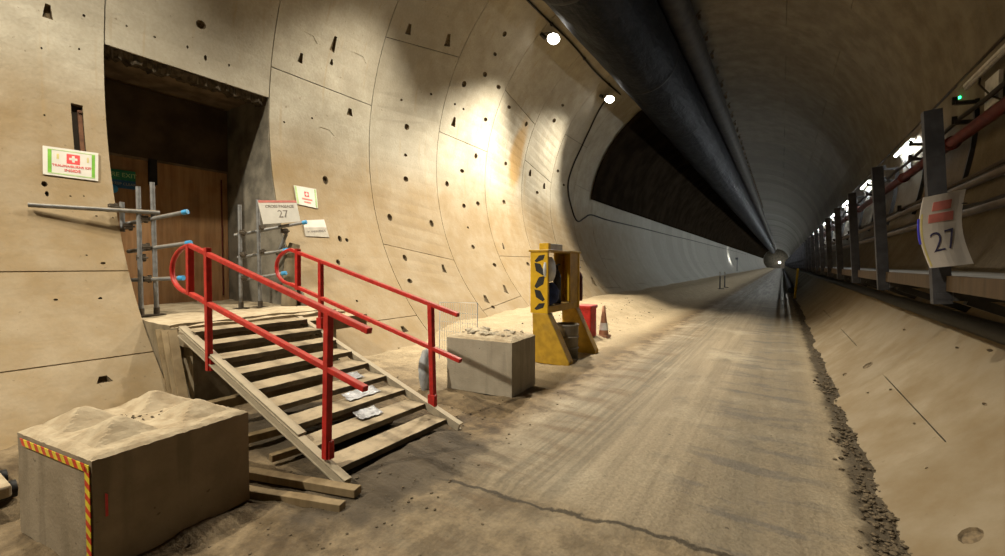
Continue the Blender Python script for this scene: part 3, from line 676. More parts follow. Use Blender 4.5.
# ------------------------------------------------------------------ steps with red handrails
YN, YF = 1.80, 2.92
st = thing('staircase', (-3.4, 2.36, 0.0), 'dusty steel steps with red handrails leading up to the passage opening', 'stairs')
for yb_, s in ((YN, -1), (YF, 1)):
    mb = MB()
    a = Vector((-4.64, yb_, 0.80)); b = Vector((-2.31, yb_, 0.02)); d = (b - a).normalized(); up = Vector((0, 0, 1)); up = (up - d * up.dot(d)).normalized()
    hh = 0.032 if s < 0 else 0.028
    mb.obox((a + b) / 2, (b - a) / 2, (0, 0.006, 0), up * hh)              # web
    mb.obox((a + b) / 2 + up * hh + Vector((0, s * 0.022, 0)), (b - a) / 2, (0, 0.028, 0), up * 0.006)
    mb.obox((a + b) / 2 - up * hh + Vector((0, s * 0.022, 0)), (b - a) / 2, (0, 0.028, 0), up * 0.006)
    if s < 0:                                                                  # cover strip lying on the near stringer
        p0 = a + up * 0.044 - d * 0.02; p1 = a + d * 1.92 + up * 0.046
        mb.obox((p0 + p1) / 2 + Vector((0, -0.01, 0)), (p1 - p0) / 2, (0, 0.032, 0), up * 0.008)
    mb.build('stringer', M['stringer'], st, bevel=0.003)
TX = [-2.44 - 0.249 * i for i in range(9)]
for i, x in enumerate(TX):
    z = 0.075 + 0.0925 * i; mb = MB(); y0, y1 = YN + 0.008, YF - 0.008
    w_ = 0.235
    n = 16; vs = []
    for j in range(n + 1):
        y = y0 + (y1 - y0) * j / n; e = 0.004 * noise.noise(Vector((y * 6, i * 3.1, 0)))
        vs += [(x, y, z + e), (x - w_, y, z + 0.004 + e), (x - w_, y, z - 0.035), (x, y, z - 0.045)]
    fs = [(j * 4 + k, j * 4 + (k + 1) % 4, (j + 1) * 4 + (k + 1) % 4, (j + 1) * 4 + k) for j in range(n) for k in range(4)]
    mb.add(vs, fs + [(3, 2, 1, 0), tuple(n * 4 + k for k in range(4))]); mb.build('tread', M['tread'], st, bevel=0.004)
def handrail(yv, x0, top0, end_top, mid0, end_mid, posts, bars, s, bulge):
    """loop at the head, two rails down the slope, posts fixed to the stringer"""
    hr = bpy.data.objects.new('handrail', None); COL.objects.link(hr); hr.parent = st; WORLD[hr.name] = WORLD[st.name]; hr['label'] = 'red handrail'
    def V(p): return Vector((p[0], yv, p[1]))
    a, b = V(top0), V(mid0); mb = MB()
    c = (a + b) / 2; ra = (a.z - b.z) / 2
    loop = [V(end_top), a] + [Vector((c.x + (a.x - b.x) / 2 * math.cos(q) - bulge * math.sin(q), yv, c.z + ra * math.cos(q))) for q in [PI * i / 12 for i in range(1, 12)]] + [b, V(end_mid)]
    d0 = (loop[1] - loop[0]); 
    mb.path(loop[1:-1], 0.021, 10); mb.build('end_loop', M['red'], hr)
    for p, q in ((a, V(end_top)), (b, V(end_mid))):
        m2 = MB(); m2.bar(p - (q - p).normalized() * 0.01, q, 0.042, 0.038); m2.build('rail', M['red'], hr, bevel=0.006)
    for (xt, zt, xb, zb) in posts:
        m2 = MB(); m2.bar((xt, yv + s * 0.0, zt), (xb, yv, zb), 0.048, 0.045, (0, 1, 0)); m2.obox((xb, yv - s * 0.012, zb + 0.06), (0.04, 0, 0), (0, 0.02, 0), (0, 0, 0.06)); m2.build('post', M['red'], hr, bevel=0.004)
    for (xt, zt, xb, zb) in bars:
        m2 = MB(); m2.bar((xt, yv, zt), (xb, yv, zb), 0.05, 0.05, (0, 1, 0)); m2.build('short_bar', M['red'], hr, bevel=0.004)
handrail(1.765, 0, (-4.385, 1.585), (-2.07, 1.02), (-4.43, 1.168), (-2.11, 0.665),
    [(-4.075, 1.56, -4.085, 0.52), (-2.46, 1.115, -2.50, 0.145)], [(-4.40, 1.60, -4.41, 1.15)], -1, 0.36)
handrail(2.955, 0, (-4.79, 1.59), (-2.34, 0.985), (-4.80, 1.19), (-2.315, 0.59),
    [(-4.245, 1.47, -4.255, 0.72), (-2.655, 1.065, -2.63, 0.13)], [(-4.665, 1.60, -4.675, 1.13)], 1, 0.31)

# scraps of clear sheeting caught on the lower treads
for q, (k, y0_, y1_, lab) in enumerate(((1, 2.30, 2.52, 'shiny plastic scrap caught at the back of the second tread'), (2, 2.38, 2.72, 'larger shiny plastic scrap caught at the back of the third tread'), (3, 2.55, 2.74, 'shiny plastic scrap caught at the back of the fourth tread'))):
    mb = MB(); nx_, ny_ = 8, 14; vs = []; zt = 0.075 + 0.0925 * k; xb = -2.44 - 0.249 * k - 0.225
    for j in range(ny_ + 1):
        for i in range(nx_ + 1):
            u, y = i / nx_, y0_ + (y1_ - y0_) * j / ny_
            x = xb + 0.12 * u + 0.02 * noise.noise(Vector((y * 14, q, u * 3)))
            vs.append((x, y, zt + 0.012 + 0.035 * (1 - u) ** 1.5 + 0.012 * abs(noise.fractal(Vector((u * 4, y * 22, q * 5.0)), 0.8, 2, 3))))
    m = nx_ + 1
    mb.add(vs, [(j * m + i, j * m + i + 1, (j + 1) * m + i + 1, (j + 1) * m + i) for j in range(ny_) for i in range(nx_)])
    o = tag(mb.build('plastic_scrap', M['sheet']), lab, 'plastic scrap')
    s_ = o.modifiers.new('thick', 'SOLIDIFY'); s_.thickness = 0.003
# timbers on the ground under and beside the steps
def plank(a, b, w_, h_, label, mat='timber'):
    a, b = Vector(a), Vector(b); mb = MB(); n = 14; d = (b - a).normalized(); sd = d.cross(Vector((0, 0, 1))).normalized(); up = sd.cross(d); vs = []
    for i in range(n + 1):
        p = a + (b - a) * i / n; e = 0.005 * noise.noise(p * 4)
        for q, r in ((-1, -1), (1, -1), (1, 1), (-1, 1)): vs.append(p + sd * (q * (w_ / 2 + e)) + up * (r * h_ / 2 + e))
    mb.add(vs, [(i * 4 + k, i * 4 + (k + 1) % 4, (i + 1) * 4 + (k + 1) % 4, (i + 1) * 4 + k) for i in range(n) for k in range(4)] + [(3, 2, 1, 0), tuple(n * 4 + k for k in range(4))])
    return tag(mb.build('plank', M[mat], bevel=0.004), label, 'plank', 'timbers around the steps')
plank((-3.08, 1.48, 0.03), (-2.16, 1.74, 0.03), 0.07, 0.05, 'muddy plank on the dirt touching the foot of the steps')
plank((-2.78, 1.38, 0.02), (-2.12, 1.60, 0.015), 0.06, 0.05, 'muddy plank half sunk in the dirt between front block and the steps')
plank((-3.55, 1.52, 0.06), (-3.30, 2.75, 0.06), 0.08, 0.06, 'dark timber lying crosswise on the ground under the middle steps')
plank((-3.05, 1.70, 0.04), (-2.90, 2.7, 0.04), 0.06, 0.05, 'thin timber lying crosswise under the lower steps')
plank((-4.15, 1.50, 0.20), (-3.95, 2.85, 0.24), 0.10, 0.08, 'thick timber wedged crosswise under the upper steps')
plank((-5.30, 1.84, 0.76), (-4.68, 1.74, 0.03), 0.07, 0.035, 'board leaning against the landing, furthest left of three')
plank((-5.10, 1.82, 0.77), (-4.50, 1.72, 0.03), 0.075, 0.035, 'board leaning against the landing, middle of three')
plank((-4.86, 1.79, 0.79), (-4.30, 1.68, 0.03), 0.075, 0.04, 'board leaning against the landing, nearest the steps of three')

# ------------------------------------------------------------------ concrete blocks
def heap_block(name, c, w_, d_, h_, rot, mats, label, studs, dust_amp, seed, taper=0.0):
    """cast interlocking block: chamfered sides, pyramid studs on top under drifted dust and crumbs"""
    cs, sn = math.cos(rot), math.sin(rot)
    def W(x, y, z): return Vector((c[0] + x * cs - y * sn, c[1] + x * sn + y * cs, c[2] + z))
    t = thing(name, c, label, 'concrete block')
    n = 40; vs = []; ch = 0.018
    def top(u, v):
        x, y = (u - .5) * w_, (v - .5) * d_; e = min(u, 1 - u) * w_, min(v, 1 - v) * d_
        ed = min(e); z = 0.0
        for (sx, sy, sr, sh) in studs:
            q = max(abs(x - sx), abs(y - sy)); z = max(z, sh * min(1, max(0, (sr - q) / (sr * 0.85))))
        f = noise.fractal(Vector((x * 4 + seed, y * 4, 0)), 0.9, 2, 5)
        z += sstep(ed, 0.0, 0.09) * dust_amp * (0.8 + 1.1 * f) + 0.006 * noise.noise(Vector((x * 30, y * 30, seed)))
        z -= ch * (1 - sstep(ed, 0, 0.03)); return W(x, y, h_ + z)
    for j in range(n + 1):
        for i in range(n + 1): vs.append(top(i / n, j / n))
    m = n + 1; mb = MB()
    mb.add(vs, [(j * m + i, j * m + i + 1, (j + 1) * m + i + 1, (j + 1) * m + i) for j in range(n) for i in range(n)], 0, False)
    rim = [(0, i) for i in range(n)] + [(j, n) for j in range(n)] + [(n, i) for i in range(n, 0, -1)] + [(j, 0) for j in range(n, 0, -1)]
    levels = [[vs[j * m + i] for j, i in rim]]
    for L in (0.97, 0.75, 0.5, 0.25, 0.0):
        row = []
        for j, i in rim:
            x, y = (i / n - .5) * w_, (j / n - .5) * d_; e = 0.006 * noise.fractal(Vector((x * 5 + seed, y * 5, L * 5)), 0.8, 2, 3)
            k = 1 + taper * (1 - L); row.append(W(x * k * (1 + e), y * k * (1 + e), h_ * L if L < .97 else h_ - ch - 0.006))
        levels.append(row)
    k = len(rim); allv = [p for r in levels for p in r]
    mb.add(allv, [(r * k + q, r * k + (q + 1) % k, (r + 1) * k + (q + 1) % k, (r + 1) * k + q) for r in range(len(levels) - 1) for q in range(k)] + [tuple(range((len(levels) - 1) * k, len(levels) * k))], 0, False)
    o = mb.build('body', mats, t); 
    bm = bmesh.new(); bm.from_mesh(o.data); bmesh.ops.remove_doubles(bm, verts=bm.verts, dist=0.0005); bmesh.ops.recalc_face_normals(bm, faces=bm.faces); bm.to_mesh(o.data); bm.free()
    return t, W
B1H = 0.55; rot1 = math.radians(-6.0 + 12.5)
t, W = heap_block('concrete_block', (-3.035, 0.955, 0.0), 0.79, 0.735, B1H, math.radians(7.0), M['block'],
    'large dusty concrete block with red and yellow hazard tape in front of the steps',
    [(-0.21, -0.17, 0.13, 0.085), (0.17, -0.18, 0.13, 0.085), (-0.2, 0.17, 0.135, 0.085), (0.19, 0.18, 0.13, 0.08)], 0.007, 2.0, 0.0)
def tape(W, pts, nrm, width_dir, wd, n):
    mb = MB(); a, b = map(Vector, pts); 
    for i in range(n):
        for k in (0, 1):
            u0, u1 = (i + k * 0.5) / n, (i + 0.5 + k * 0.5) / n; sh = 0.35 / n
            p = [a + (b - a) * max(0, min(1, u0)), a + (b - a) * min(1, u1), a + (b - a) * min(1, u1 + sh) + Vector(width_dir) * wd, a + (b - a) * min(1, max(0, u0 + sh)) + Vector(width_dir) * wd]
            wp = [W(*q) for q in p]; nn = W(*nrm) - W(0, 0, 0); mb.prism([q + nn * 0.003 for q in wp], nn * 0.003, k)
    return mb
hw, hd = 0.79 / 2 + 0.003, 0.735 / 2 + 0.003
o = tape(W, [(-hw + 0.06, -hd, B1H - 0.035), (hw - 0.012, -hd, B1H - 0.035)], (0, -1, 0), (0, 0, -1), 0.034, 9).build('hazard_tape', [M['tapered'], M['tapeyellow']], t); o['label'] = 'red and yellow striped tape'
o = tape(W, [(hw - 0.05, -hd, B1H - 0.04), (hw - 0.05, -hd, 0.02)], (0, -1, 0), (1, 0, 0), 0.042, 8).build('hazard_tape', [M['tapered'], M['tapeyellow']], t); o['label'] = 'red and yellow striped tape'
mb = MB(); mb.prism([W(hw + 0.002, -hd + 0.045, 0.26), W(hw + 0.002, -hd + 0.055, 0.26), W(hw + 0.002, -hd + 0.055, 0.36), W(hw + 0.002, -hd + 0.045, 0.37)], (0.002, 0, 0)); mb.build('paint_mark', M['redprint'], t)
t2, W2 = heap_block('concrete_block', (-2.835, 4.20, 0.0), 0.84, 0.60, 0.605, math.radians(4.0), M['block2'],
    'pale grey concrete block topped with rubble beside the yellow stand', [(-0.2, 0.0, 0.13, 0.04), (0.2, 0.02, 0.13, 0.03)], 0.025, 8.0, 0.0)
mb = MB(); r2 = random.Random(9)
for _ in range(46):
    u, v = r2.uniform(-0.33, 0.33), r2.uniform(-0.2, 0.2); r = r2.uniform(0.012, 0.045)
    p = W2(u, v, 0.60 + 0.035 + r * 0.2); mb.rock(p, r, flat=0.55, rng=r2)
tag(mb.build('rubble', solid('pale_rubble', (0.34, 0.29, 0.21), 0.95, var=0.3, scale=16, bump=0.4)), 'broken bits of concrete heaped on the pale block', 'rubble', kind='stuff')
# crumbs on the front block
mb = MB()
for _ in range(26):
    u, v = r2.gauss(0.0, 0.06), r2.gauss(0.0, 0.06)
    if abs(u) > .35 or abs(v) > .32: continue
    r = r2.uniform(0.003, 0.010); mb.rock(W(u, v, B1H + 0.008), r, rng=r2)
tag(mb.build('gravel', M['rubble']), 'dark crumbs of dirt on top of the block with hazard tape', 'gravel', kind='stuff')
# low sill and pipes at the far left, by the wall
mb = MB(); mb.box((-4.75, -0.4, 0.10), (-3.66, 0.56, 0.17)); tag(mb.build('concrete_plank', M['block'], bevel=0.012), 'pale concrete slab on bearers left of the taped block', 'slab')
for k, (x0, lab) in enumerate(((-3.95, 'black pipe under the pale slab nearest the roadway'), (-4.2, 'black pipe under the pale slab nearest the wall'))):
    mb = MB(); mb.tube((x0, -0.4, 0.045), (x0, 0.62, 0.045), 0.052, 14); tag(mb.build('pipe', M['black']), lab, 'pipe', 'pipes under the slab')

# grey sack and mesh panel by the pale block
bm = bmesh.new(); bmesh.ops.create_icosphere(bm, subdivisions=3, radius=1.0); mb = MB()
mb.add([(-3.31 + v.co.x * 0.07 * (1 + .3 * noise.noise(v.co * 2)), 3.60 + v.co.y * 0.085 * (1 + .3 * noise.noise(v.co * 2.3)), 0.24 + v.co.z * 0.25 * (1 + 0.22 * noise.noise(v.co * 3))) for v in bm.verts], [[v.index for v in f.verts] for f in bm.faces], 0, True); bm.free()
tag(mb.build('sack', M['sack']), 'grey crumpled plastic sack standing at left end of the pale block', 'sack')
t = thing('mesh_panel', (-3.65, 4.6, 0.15), 'white wire mesh panel standing between pale block and wall', 'mesh panel')
mb = MB(); x0, x1, z0, z1 = -3.98, -3.34, 0.12, 0.90
mb.path([(x0, 4.6, z0), (x0, 4.62, z1), (x1, 4.62, z1 + 0.02), (x1, 4.6, z0)], 0.008, 6); mb.build('frame', M['whiteplate'], t)
mb = MB()
for i in range(1, 16): x = x0 + (x1 - x0) * i / 16; mb.tube((x, 4.61, z0), (x, 4.62, z1), 0.0025, 5)
for i in range(1, 6): z = z0 + (z1 - z0) * i / 6; mb.tube((x0, 4.61, z), (x1, 4.61, z), 0.0025, 5)
mb.build('wire_mesh', M['whiteplate'], t)

# ------------------------------------------------------------------ yellow equipment stand
CX0, CX1, CY0, CY1, CZ0, CZ1 = -3.08, -2.80, 5.57, 6.74, 0.72, 1.635
t = thing('equipment_stand', (-2.8, 6.05, 0.0), 'yellow open-fronted equipment cabinet on splayed legs beside the roadway', 'cabinet')
for yv in (CY0, CY1 - 0.16):
    mb = MB(); mb.prism([(-3.03, yv, 0.0), (-2.47, yv, 0.0), (-2.47, yv, 0.06), (-2.80, yv, CZ0), (-3.05, yv, CZ0)], (0, 0.16, 0)); o = mb.build('leg', M['amber'], t, bevel=0.012)
for yv in (CY0, CY1 - 0.05):
    mb = MB(); mb.box((CX0, yv, CZ0), (CX1, yv + 0.05, CZ1 - 0.03)); o = mb.build('side_panel', M['yellow'], t, bevel=0.006)
    if yv == CY0:
        for i, (z_, w_) in enumerate(((1.51, .05), (1.36, .085), (1.17, .085), (0.98, .08), (0.82, .05))):
            q = MB(); s_ = 1 if i % 2 else -1; xm = (CX0 + CX1) / 2 + 0.012
            q.prism([(xm - s_ * 0.085, yv - 0.002, z_ + w_ * 1.05), (xm + s_ * 0.01, yv - 0.002, z_ + w_ * 0.85), (xm + s_ * 0.085, yv - 0.002, z_ - w_ * 0.75), (xm + s_ * 0.05, yv - 0.002, z_ - w_ * 1.1), (xm - s_ * 0.06, yv - 0.002, z_ - w_ * 0.35)], (0, 0.003, 0)); q.build('chevron', M['blackpaint'], o)
mb = MB(); mb.box((CX0 - 0.02, CY0 - 0.02, CZ1 - 0.03), (CX1 + 0.02, CY1 + 0.02, CZ1)); mb.build('top', M['amber'], t, bevel=0.006)
mb = MB(); mb.box((CX0, CY0 + .05, CZ0), (CX1 - 0.01, CY1 - .05, CZ0 + 0.10)); mb.build('bottom_rail', M['amber'], t, bevel=0.006)
mb = MB(); mb.box((CX0, CY0 + 0.05, CZ0 + 0.1), (CX0 + 0.02, CY0 + 0.5, CZ1 - 0.03)); mb.box((CX0, CY1 - 0.4, CZ0 + 0.1), (CX0 + 0.02, CY1 - 0.05, CZ1 - 0.03)); mb.build('back_panel', M['amber'], t, bevel=0.003)
mb = MB(); mb.box((CX1 - 0.03, CY1 - 0.36, CZ0 + .1), (CX1 - 0.01, CY1 - 0.05, CZ1 - 0.03)); mb.build('front_panel', M['amber'], t, bevel=0.003)
mb = MB(); mb.lathe((CX1 - 0.07, 5.72, 1.35), [(0.0, 0.0), (0.16, 0.0), (0.185, 0.015), (0.18, 0.045), (0.0, 0.06)], 28, 0, (1, 0, 0)); tag(mb.build('reel_cover', M['whiteplate']), 'round pale cover hanging in front of the yellow cabinet opening', 'cover')
mb = MB()
for k in range(3): mb.lathe((CX1 - 0.16, 5.88 + 0.16 * k, 0.82), [(0, 0), (0.055, 0), (0.06, 0.25), (0.045, 0.30), (0.02, 0.33), (0, 0.33)], 14)
bm = bmesh.new(); bmesh.ops.create_icosphere(bm, subdivisions=3, radius=1.0); mb = MB()
mb.add([(-2.88 + v.co.x * 0.11, 5.82 + v.co.y * 0.20 * (1 + .4 * noise.noise(v.co * 2.2)), 0.985 + v.co.z * 0.17 * (1 + .35 * noise.noise(v.co * 3 + Vector((4, 0, 0))))) for v in bm.verts], [[v.index for v in f.verts] for f in bm.faces], 0, True); bm.free()
tag(mb.build('kit_bag', M['navy']), 'dark navy bag sitting inside the yellow cabinet', 'bag')
t = thing('extinguisher', (-2.93, 6.15, CZ0 + 0.1), 'slim dark grey canister standing inside the yellow cabinet', 'canister')
mb = MB(); mb.lathe((-2.93, 6.15, CZ0 + 0.1), [(0, 0), (0.06, 0), (0.062, 0.42), (0.035, 0.5), (0.02, 0.52), (0.0, 0.52)], 18); mb.build('body', M['steel'], t)
mb = MB(); mb.tube((-2.93, 6.15, 1.33), (-2.93, 6.15, 1.40), 0.02, 10); mb.bar((-2.93, 6.10, 1.40), (-2.93, 6.24, 1.43), 0.03, 0.02); mb.build('valve', M['black'], t)
t = thing('control_box', (-2.94, 5.9, CZ1), 'small grey box with yellow end on top of the yellow cabinet', 'box')
mb = MB(); mb.box((-3.0, 5.78, CZ1), (-2.86, 6.2, CZ1 + 0.095)); mb.build('body', M['greyplastic'], t, bevel=0.006)
mb = MB(); mb.box((-3.005, 5.70, CZ1), (-2.855, 5.78, CZ1 + 0.10)); o = mb.build('end_plate', M['yellow'], t, bevel=0.004); o['label'] = 'yellow end plate'
t = thing('waste_bin', (-2.72, 6.08, 0.0), 'grey steel bin standing under the yellow cabinet between its legs', 'bin')
mb = MB(); mb.lathe((-2.72, 6.08, 0.0), [(0, 0.0), (0.155, 0.0), (0.165, 0.50), (0.175, 0.505), (0.175, 0.53), (0.155, 0.53), (0.15, 0.06), (0, 0.05)], 28); mb.build('body', M['binsteel'], t)
mb = MB()
for z_ in (0.17, 0.34): mb.lathe((-2.72, 6.08, z_), [(0.158, -0.012), (0.172, -0.004), (0.172, 0.004), (0.16, 0.012)], 28)
mb.build('hoop', M['binsteel'], t)
mb = MB(); mb.lathe((-3.02, 6.83, 0.74), [(0, 0), (0.075, 0.0), (0.08, 0.05), (0.08, 0.50), (0.05, 0.58), (0.02, 0.60), (0.02, 0.66), (0, 0.66)], 18)
t = thing('fire_extinguisher', (-2.87, 6.835, 0.80), 'dark red fire extinguisher hung on far side of the yellow cabinet', 'fire extinguisher')
mb = MB(); mb.lathe((-2.87, 6.835, 0.82), [(0, 0), (0.07, 0.0), (0.078, 0.04), (0.078, 0.40), (0.05, 0.47), (0.02, 0.49), (0, 0.49)], 18); mb.build('body', M['redpipe'], t)
mb = MB(); mb.tube((-2.87, 6.835, 1.30), (-2.87, 6.835, 1.36), 0.02, 10); mb.bar((-2.87, 6.78, 1.36), (-2.87, 6.92, 1.38), 0.025, 0.02); mb.build('valve', M['black'], t)
t = thing('red_crate', (-3.12, 7.98, 0.05), 'red plastic box standing on the ground behind the yellow stand', 'box')
mb = MB(); mb.box((-3.32, 7.80, 0.03), (-3.02, 8.12, 0.60)); mb.build('body', M['red'], t, bevel=0.02)
mb = MB(); mb.box((-3.34, 7.78, 0.58), (-3.0, 8.14, 0.65)); mb.build('lid', M['red'], t, bevel=0.02)
t = thing('traffic_cone', (-2.92, 8.25, 0.03), 'faded dusty traffic cone beside the red box', 'cone')
g0 = ground(-2.92, 8.25)
mb = MB(); mb.hexa([(-3.04, 8.13, g0), (-2.80, 8.13, g0), (-2.80, 8.37, g0), (-3.04, 8.37, g0), (-3.02, 8.15, g0 + .05), (-2.82, 8.15, g0 + .05), (-2.82, 8.35, g0 + .05), (-3.02, 8.35, g0 + .05)]); mb.build('base', M['cone'], t, bevel=0.01)
mb = MB(); mb.lathe((-2.92, 8.25, g0 + 0.04), [(0.095, 0), (0.045, 0.40), (0.028, 0.57), (0.0, 0.575)], 22); mb.build('body', M['cone'], t)
mb = MB(); mb.lathe((-2.92, 8.25, g0 + 0.04), [(0.086, 0.10), (0.069, 0.24)], 22); mb.lathe((-2.92, 8.25, g0 + 0.04), [(0.088, 0.10), (0.0705, 0.24)], 22); o = mb.build('band', M['whiteplate'], t); o['label'] = 'grubby pale band'
# light frame stands far along the left side
for x, y, lab in ((-3.0, 28.0, 'thin grey marker stand nearest along the left wall foot'), (-3.0, 30.5, 'thin grey marker stand second along the left wall foot')):
    t = thing('marker_stand', (x, y, ground(x, y)), lab, 'stand', 'marker stands by the left wall'); g0 = ground(x, y)
    mb = MB(); mb.tube((x, y, g0), (x, y, g0 + 1.0), 0.03, 8); mb.build('pole', M['steel'], t)
    mb = MB(); mb.bar((x - .22, y, g0 + 0.015), (x + .22, y, g0 + 0.015), 0.06, 0.03); mb.bar((x, y - .22, g0 + 0.015), (x, y + .22, g0 + 0.015), 0.06, 0.03); mb.build('foot', M['steel'], t)
    mb = MB(); mb.box((x - 0.02, y - 0.16, g0 + 0.75), (x + 0.02, y + 0.16, g0 + 1.0)); mb.build('plate', M['greycard'], t)

# ------------------------------------------------------------------ overhead: ducts
def hull(name, cx, cz, r, mat, label, cat, wob=0.0, n=40):
    t = thing(name, (cx, 60, cz - r), label, cat); mb = MB(); vs = []; ys_ = []; y = -9.0
    while y < YEND - 2: ys_.append(y); y += 0.35 if y < 14 else (1.0 if y < 40 else 4.0)
    for y in ys_:
        for k in range(n):
            a = 2 * PI * k / n; q = r * (1 + wob * noise.fractal(Vector((math.cos(a) * 1.6, y * 0.8, math.sin(a) * 1.6)), 0.8, 2, 3))
            vs.append((cx + q * math.cos(a), y, cz + q * math.sin(a)))
    mb.add(vs, [(j * n + k, j * n + (k + 1) % n, (j + 1) * n + (k + 1) % n, (j + 1) * n + k) for j in range(len(ys_) - 1) for k in range(n)], 0, True)
    mb.build('skin', mat, t); return t
DX, DZ, DR = -3.30, 7.08, 0.875
t = hull('ventilation_duct', DX, DZ, DR, M['duct'], 'huge black fabric ventilation duct hung along tunnel crown', 'duct', 0.025)
for k in range(22):
    y = 2.5 + k * 5.0; mb = MB(); mb.lathe((DX, y, DZ), [(DR * 1.012, -0.05), (DR * 1.022, -0.02), (DR * 1.022, 0.02), (DR * 1.012, 0.05)], 36, 0, (0, 1, 0)); mb.build('band', M['black'], t)
t = hull('service_pipe', -2.30, 7.78, 0.325, M['pipe2'], 'thinner brown service pipe along crown right of the black duct', 'pipe', 0.0, 24)
for k in range(45):
    y = 1.0 + k * 1.3; mb = MB(); mb.bar((-2.06, y, 7.97), (-1.90, y, 8.15), 0.03, 0.05, (0, 1, 0)); mb.box((-1.98, y - .03, 7.90), (-1.91, y + .03, 8.02)); mb.build('hanger', M['soffit'], t)

# shade on the upper left wall beyond the cable, built as a dark sheet
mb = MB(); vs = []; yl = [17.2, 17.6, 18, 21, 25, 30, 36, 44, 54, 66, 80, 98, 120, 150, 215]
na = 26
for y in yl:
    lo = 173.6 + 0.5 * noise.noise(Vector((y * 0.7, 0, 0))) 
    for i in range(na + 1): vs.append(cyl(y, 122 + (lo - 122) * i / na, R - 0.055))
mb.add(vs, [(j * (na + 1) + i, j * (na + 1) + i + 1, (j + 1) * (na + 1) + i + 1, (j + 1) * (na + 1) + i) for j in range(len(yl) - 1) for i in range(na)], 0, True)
o = tag(mb.build('shade_sheet', M['wall_shade']), 'shade on the upper left wall beyond the hanging cable, built as a dark sheet', 'sheet')
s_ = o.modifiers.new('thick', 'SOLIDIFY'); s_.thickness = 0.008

# ------------------------------------------------------------------ cables on the left wall
def spline(pts, n=8):
    pts = [Vector(p) for p in pts]; out = []
    for i in range(len(pts) - 1):
        p0, p1, p2, p3 = pts[max(i - 1, 0)], pts[i], pts[i + 1], pts[min(i + 2, len(pts) - 1)]
        for k in range(n):
            u = k / n; out.append(0.5 * ((2 * p1) + (p2 - p0) * u + (2 * p0 - 5 * p1 + 4 * p2 - p3) * u * u + (3 * p1 - p0 - 3 * p2 + p3) * u ** 3))
    return out + [pts[-1]]
rc = R - 0.03
ctl = [(14.6, 131.5), (14.75, 137), (15.0, 146), (15.05, 153), (14.95, 161), (14.87, 168.4), (15.0, 174), (15.27, 179), (15.6, 184.5), (15.97, 186.4), (16.6, 184.0), (17.4, 181.4), (19.5, 181.9), (24.9, 181.4), (32, 181.2), (40.7, 180.4), (55, 179.9), (75, 178.9), (110, 178.6)]
mb = MB(); mb.path(spline([cyl(y, a, rc) for y, a in ctl], 6), 0.028, 8)
tag(mb.build('power_cable', M['cable']), 'dark cable looping down the left wall then running along it', 'cable')
mb = MB(); mb.path(spline([cyl(-8 + i * 2.1, 125.6 + 0.5 * math.sin(i * 2.7), R - 0.03) for i in range(12)], 5), 0.022, 8)
for i in range(11): mb.box(cyl(-7 + i * 2.1, 125.6, R - 0.02) - Vector((.03, .03, .03)), cyl(-7 + i * 2.1, 125.6, R - 0.02) + Vector((.03, .03, .03)))
tag(mb.build('lighting_cable', M['cable']), 'supply cable clipped along the lining above the floodlights', 'cable')

# ------------------------------------------------------------------ floodlights high on the left wall
def floodlight(dr, aim, watts=650, cone=98, blend=0.42):
    t = thing('floodlight', (0, 0, 0), '', 'floodlight', 'floodlights on the left wall')
    d = Vector(dr).normalized(); u = (Vector((0, 1, 0)) - d * d.y).normalized(); v = d.cross(u); c = Vector((0.30, 0, -0.16))
    mb = MB(); mb.lathe(c, [(0, -0.10), (0.08, -0.10), (0.12, -0.06), (0.165, 0.0), (0.165, 0.012), (0.15, 0.012)], 24, 0, d)
    for k in range(8):
        q = PI * k / 8; mb.obox(c - d * 0.085, (u * math.cos(q) + v * math.sin(q)) * 0.115, (u * -math.sin(q) + v * math.cos(q)) * 0.004, d * 0.03)
    mb.build('housing', M['housing'], t)
    mb = MB(); mb.lathe(c, [(0.0, 0.016), (0.10, 0.016), (0.15, 0.008)], 24, 0, d); o = mb.build('lens', M['lens'], t); o['label'] = 'glowing white lens'
    mb = MB()
    for s in (-1, 1): mb.bar((0.02, s * 0.10, 0.0), c + u * s * 0.17, 0.03, 0.012); mb.bar(c + u * s * 0.17, c + u * s * 0.14, 0.02, 0.02)
    mb.box((-0.02, -0.12, -0.05), (0.04, 0.12, 0.05)); mb.build('bracket', M['bracket'], t)
    ld = bpy.data.lights.new('flood_beam', 'SPOT'); ld.energy = watts; ld.color = (1.0, 0.92, 0.76); ld.spot_size = math.radians(cone); ld.spot_blend = blend; ld.shadow_soft_size = 0.09
    lo = bpy.data.objects.new('flood_beam', ld); COL.objects.link(lo); lo.parent = t; lo.location = c + d * 0.13; lo.rotation_euler = Vector(aim).to_track_quat('-Z', 'Y').to_euler()
    return t
f0 = floodlight((0.05, -0.45, -0.85), (-0.08, -0.18, -1), 4400, 104, 0.66); f0.location = cyl(9.835, 129.6); f0['label'] = 'larger floodlight high on the left wall beside the black duct'
f3 = floodlight((0.05, -0.45, -0.85), (-0.06, -0.58, -1), 2400, 98, 0.5); f3.location = cyl(14.206, 130.9); f3['label'] = 'smaller second floodlight further along, above the hanging cable'
f1 = floodlight((0.05, -0.05, -0.95), (0.0, -0.02, -1), 1250, 112, 0.5); f1.location = cyl(5.46, 129.6); f1['label'] = 'floodlight on the left wall above and beyond the passage opening, over the frame'
f4 = floodlight((0.05, -0.05, -0.95), (0.0, 0.0, -1), 950, 112, 0.5); f4.location = cyl(1.09, 129.6); f4['label'] = 'floodlight on the left wall above the taped block, over the frame'
f2 = floodlight((0.1, 0.45, -0.85), (0.05, 0.42, -1), 3400); f2.location = cyl(-3.28, 129.6); f2['label'] = 'floodlight on the left wall behind the viewer'

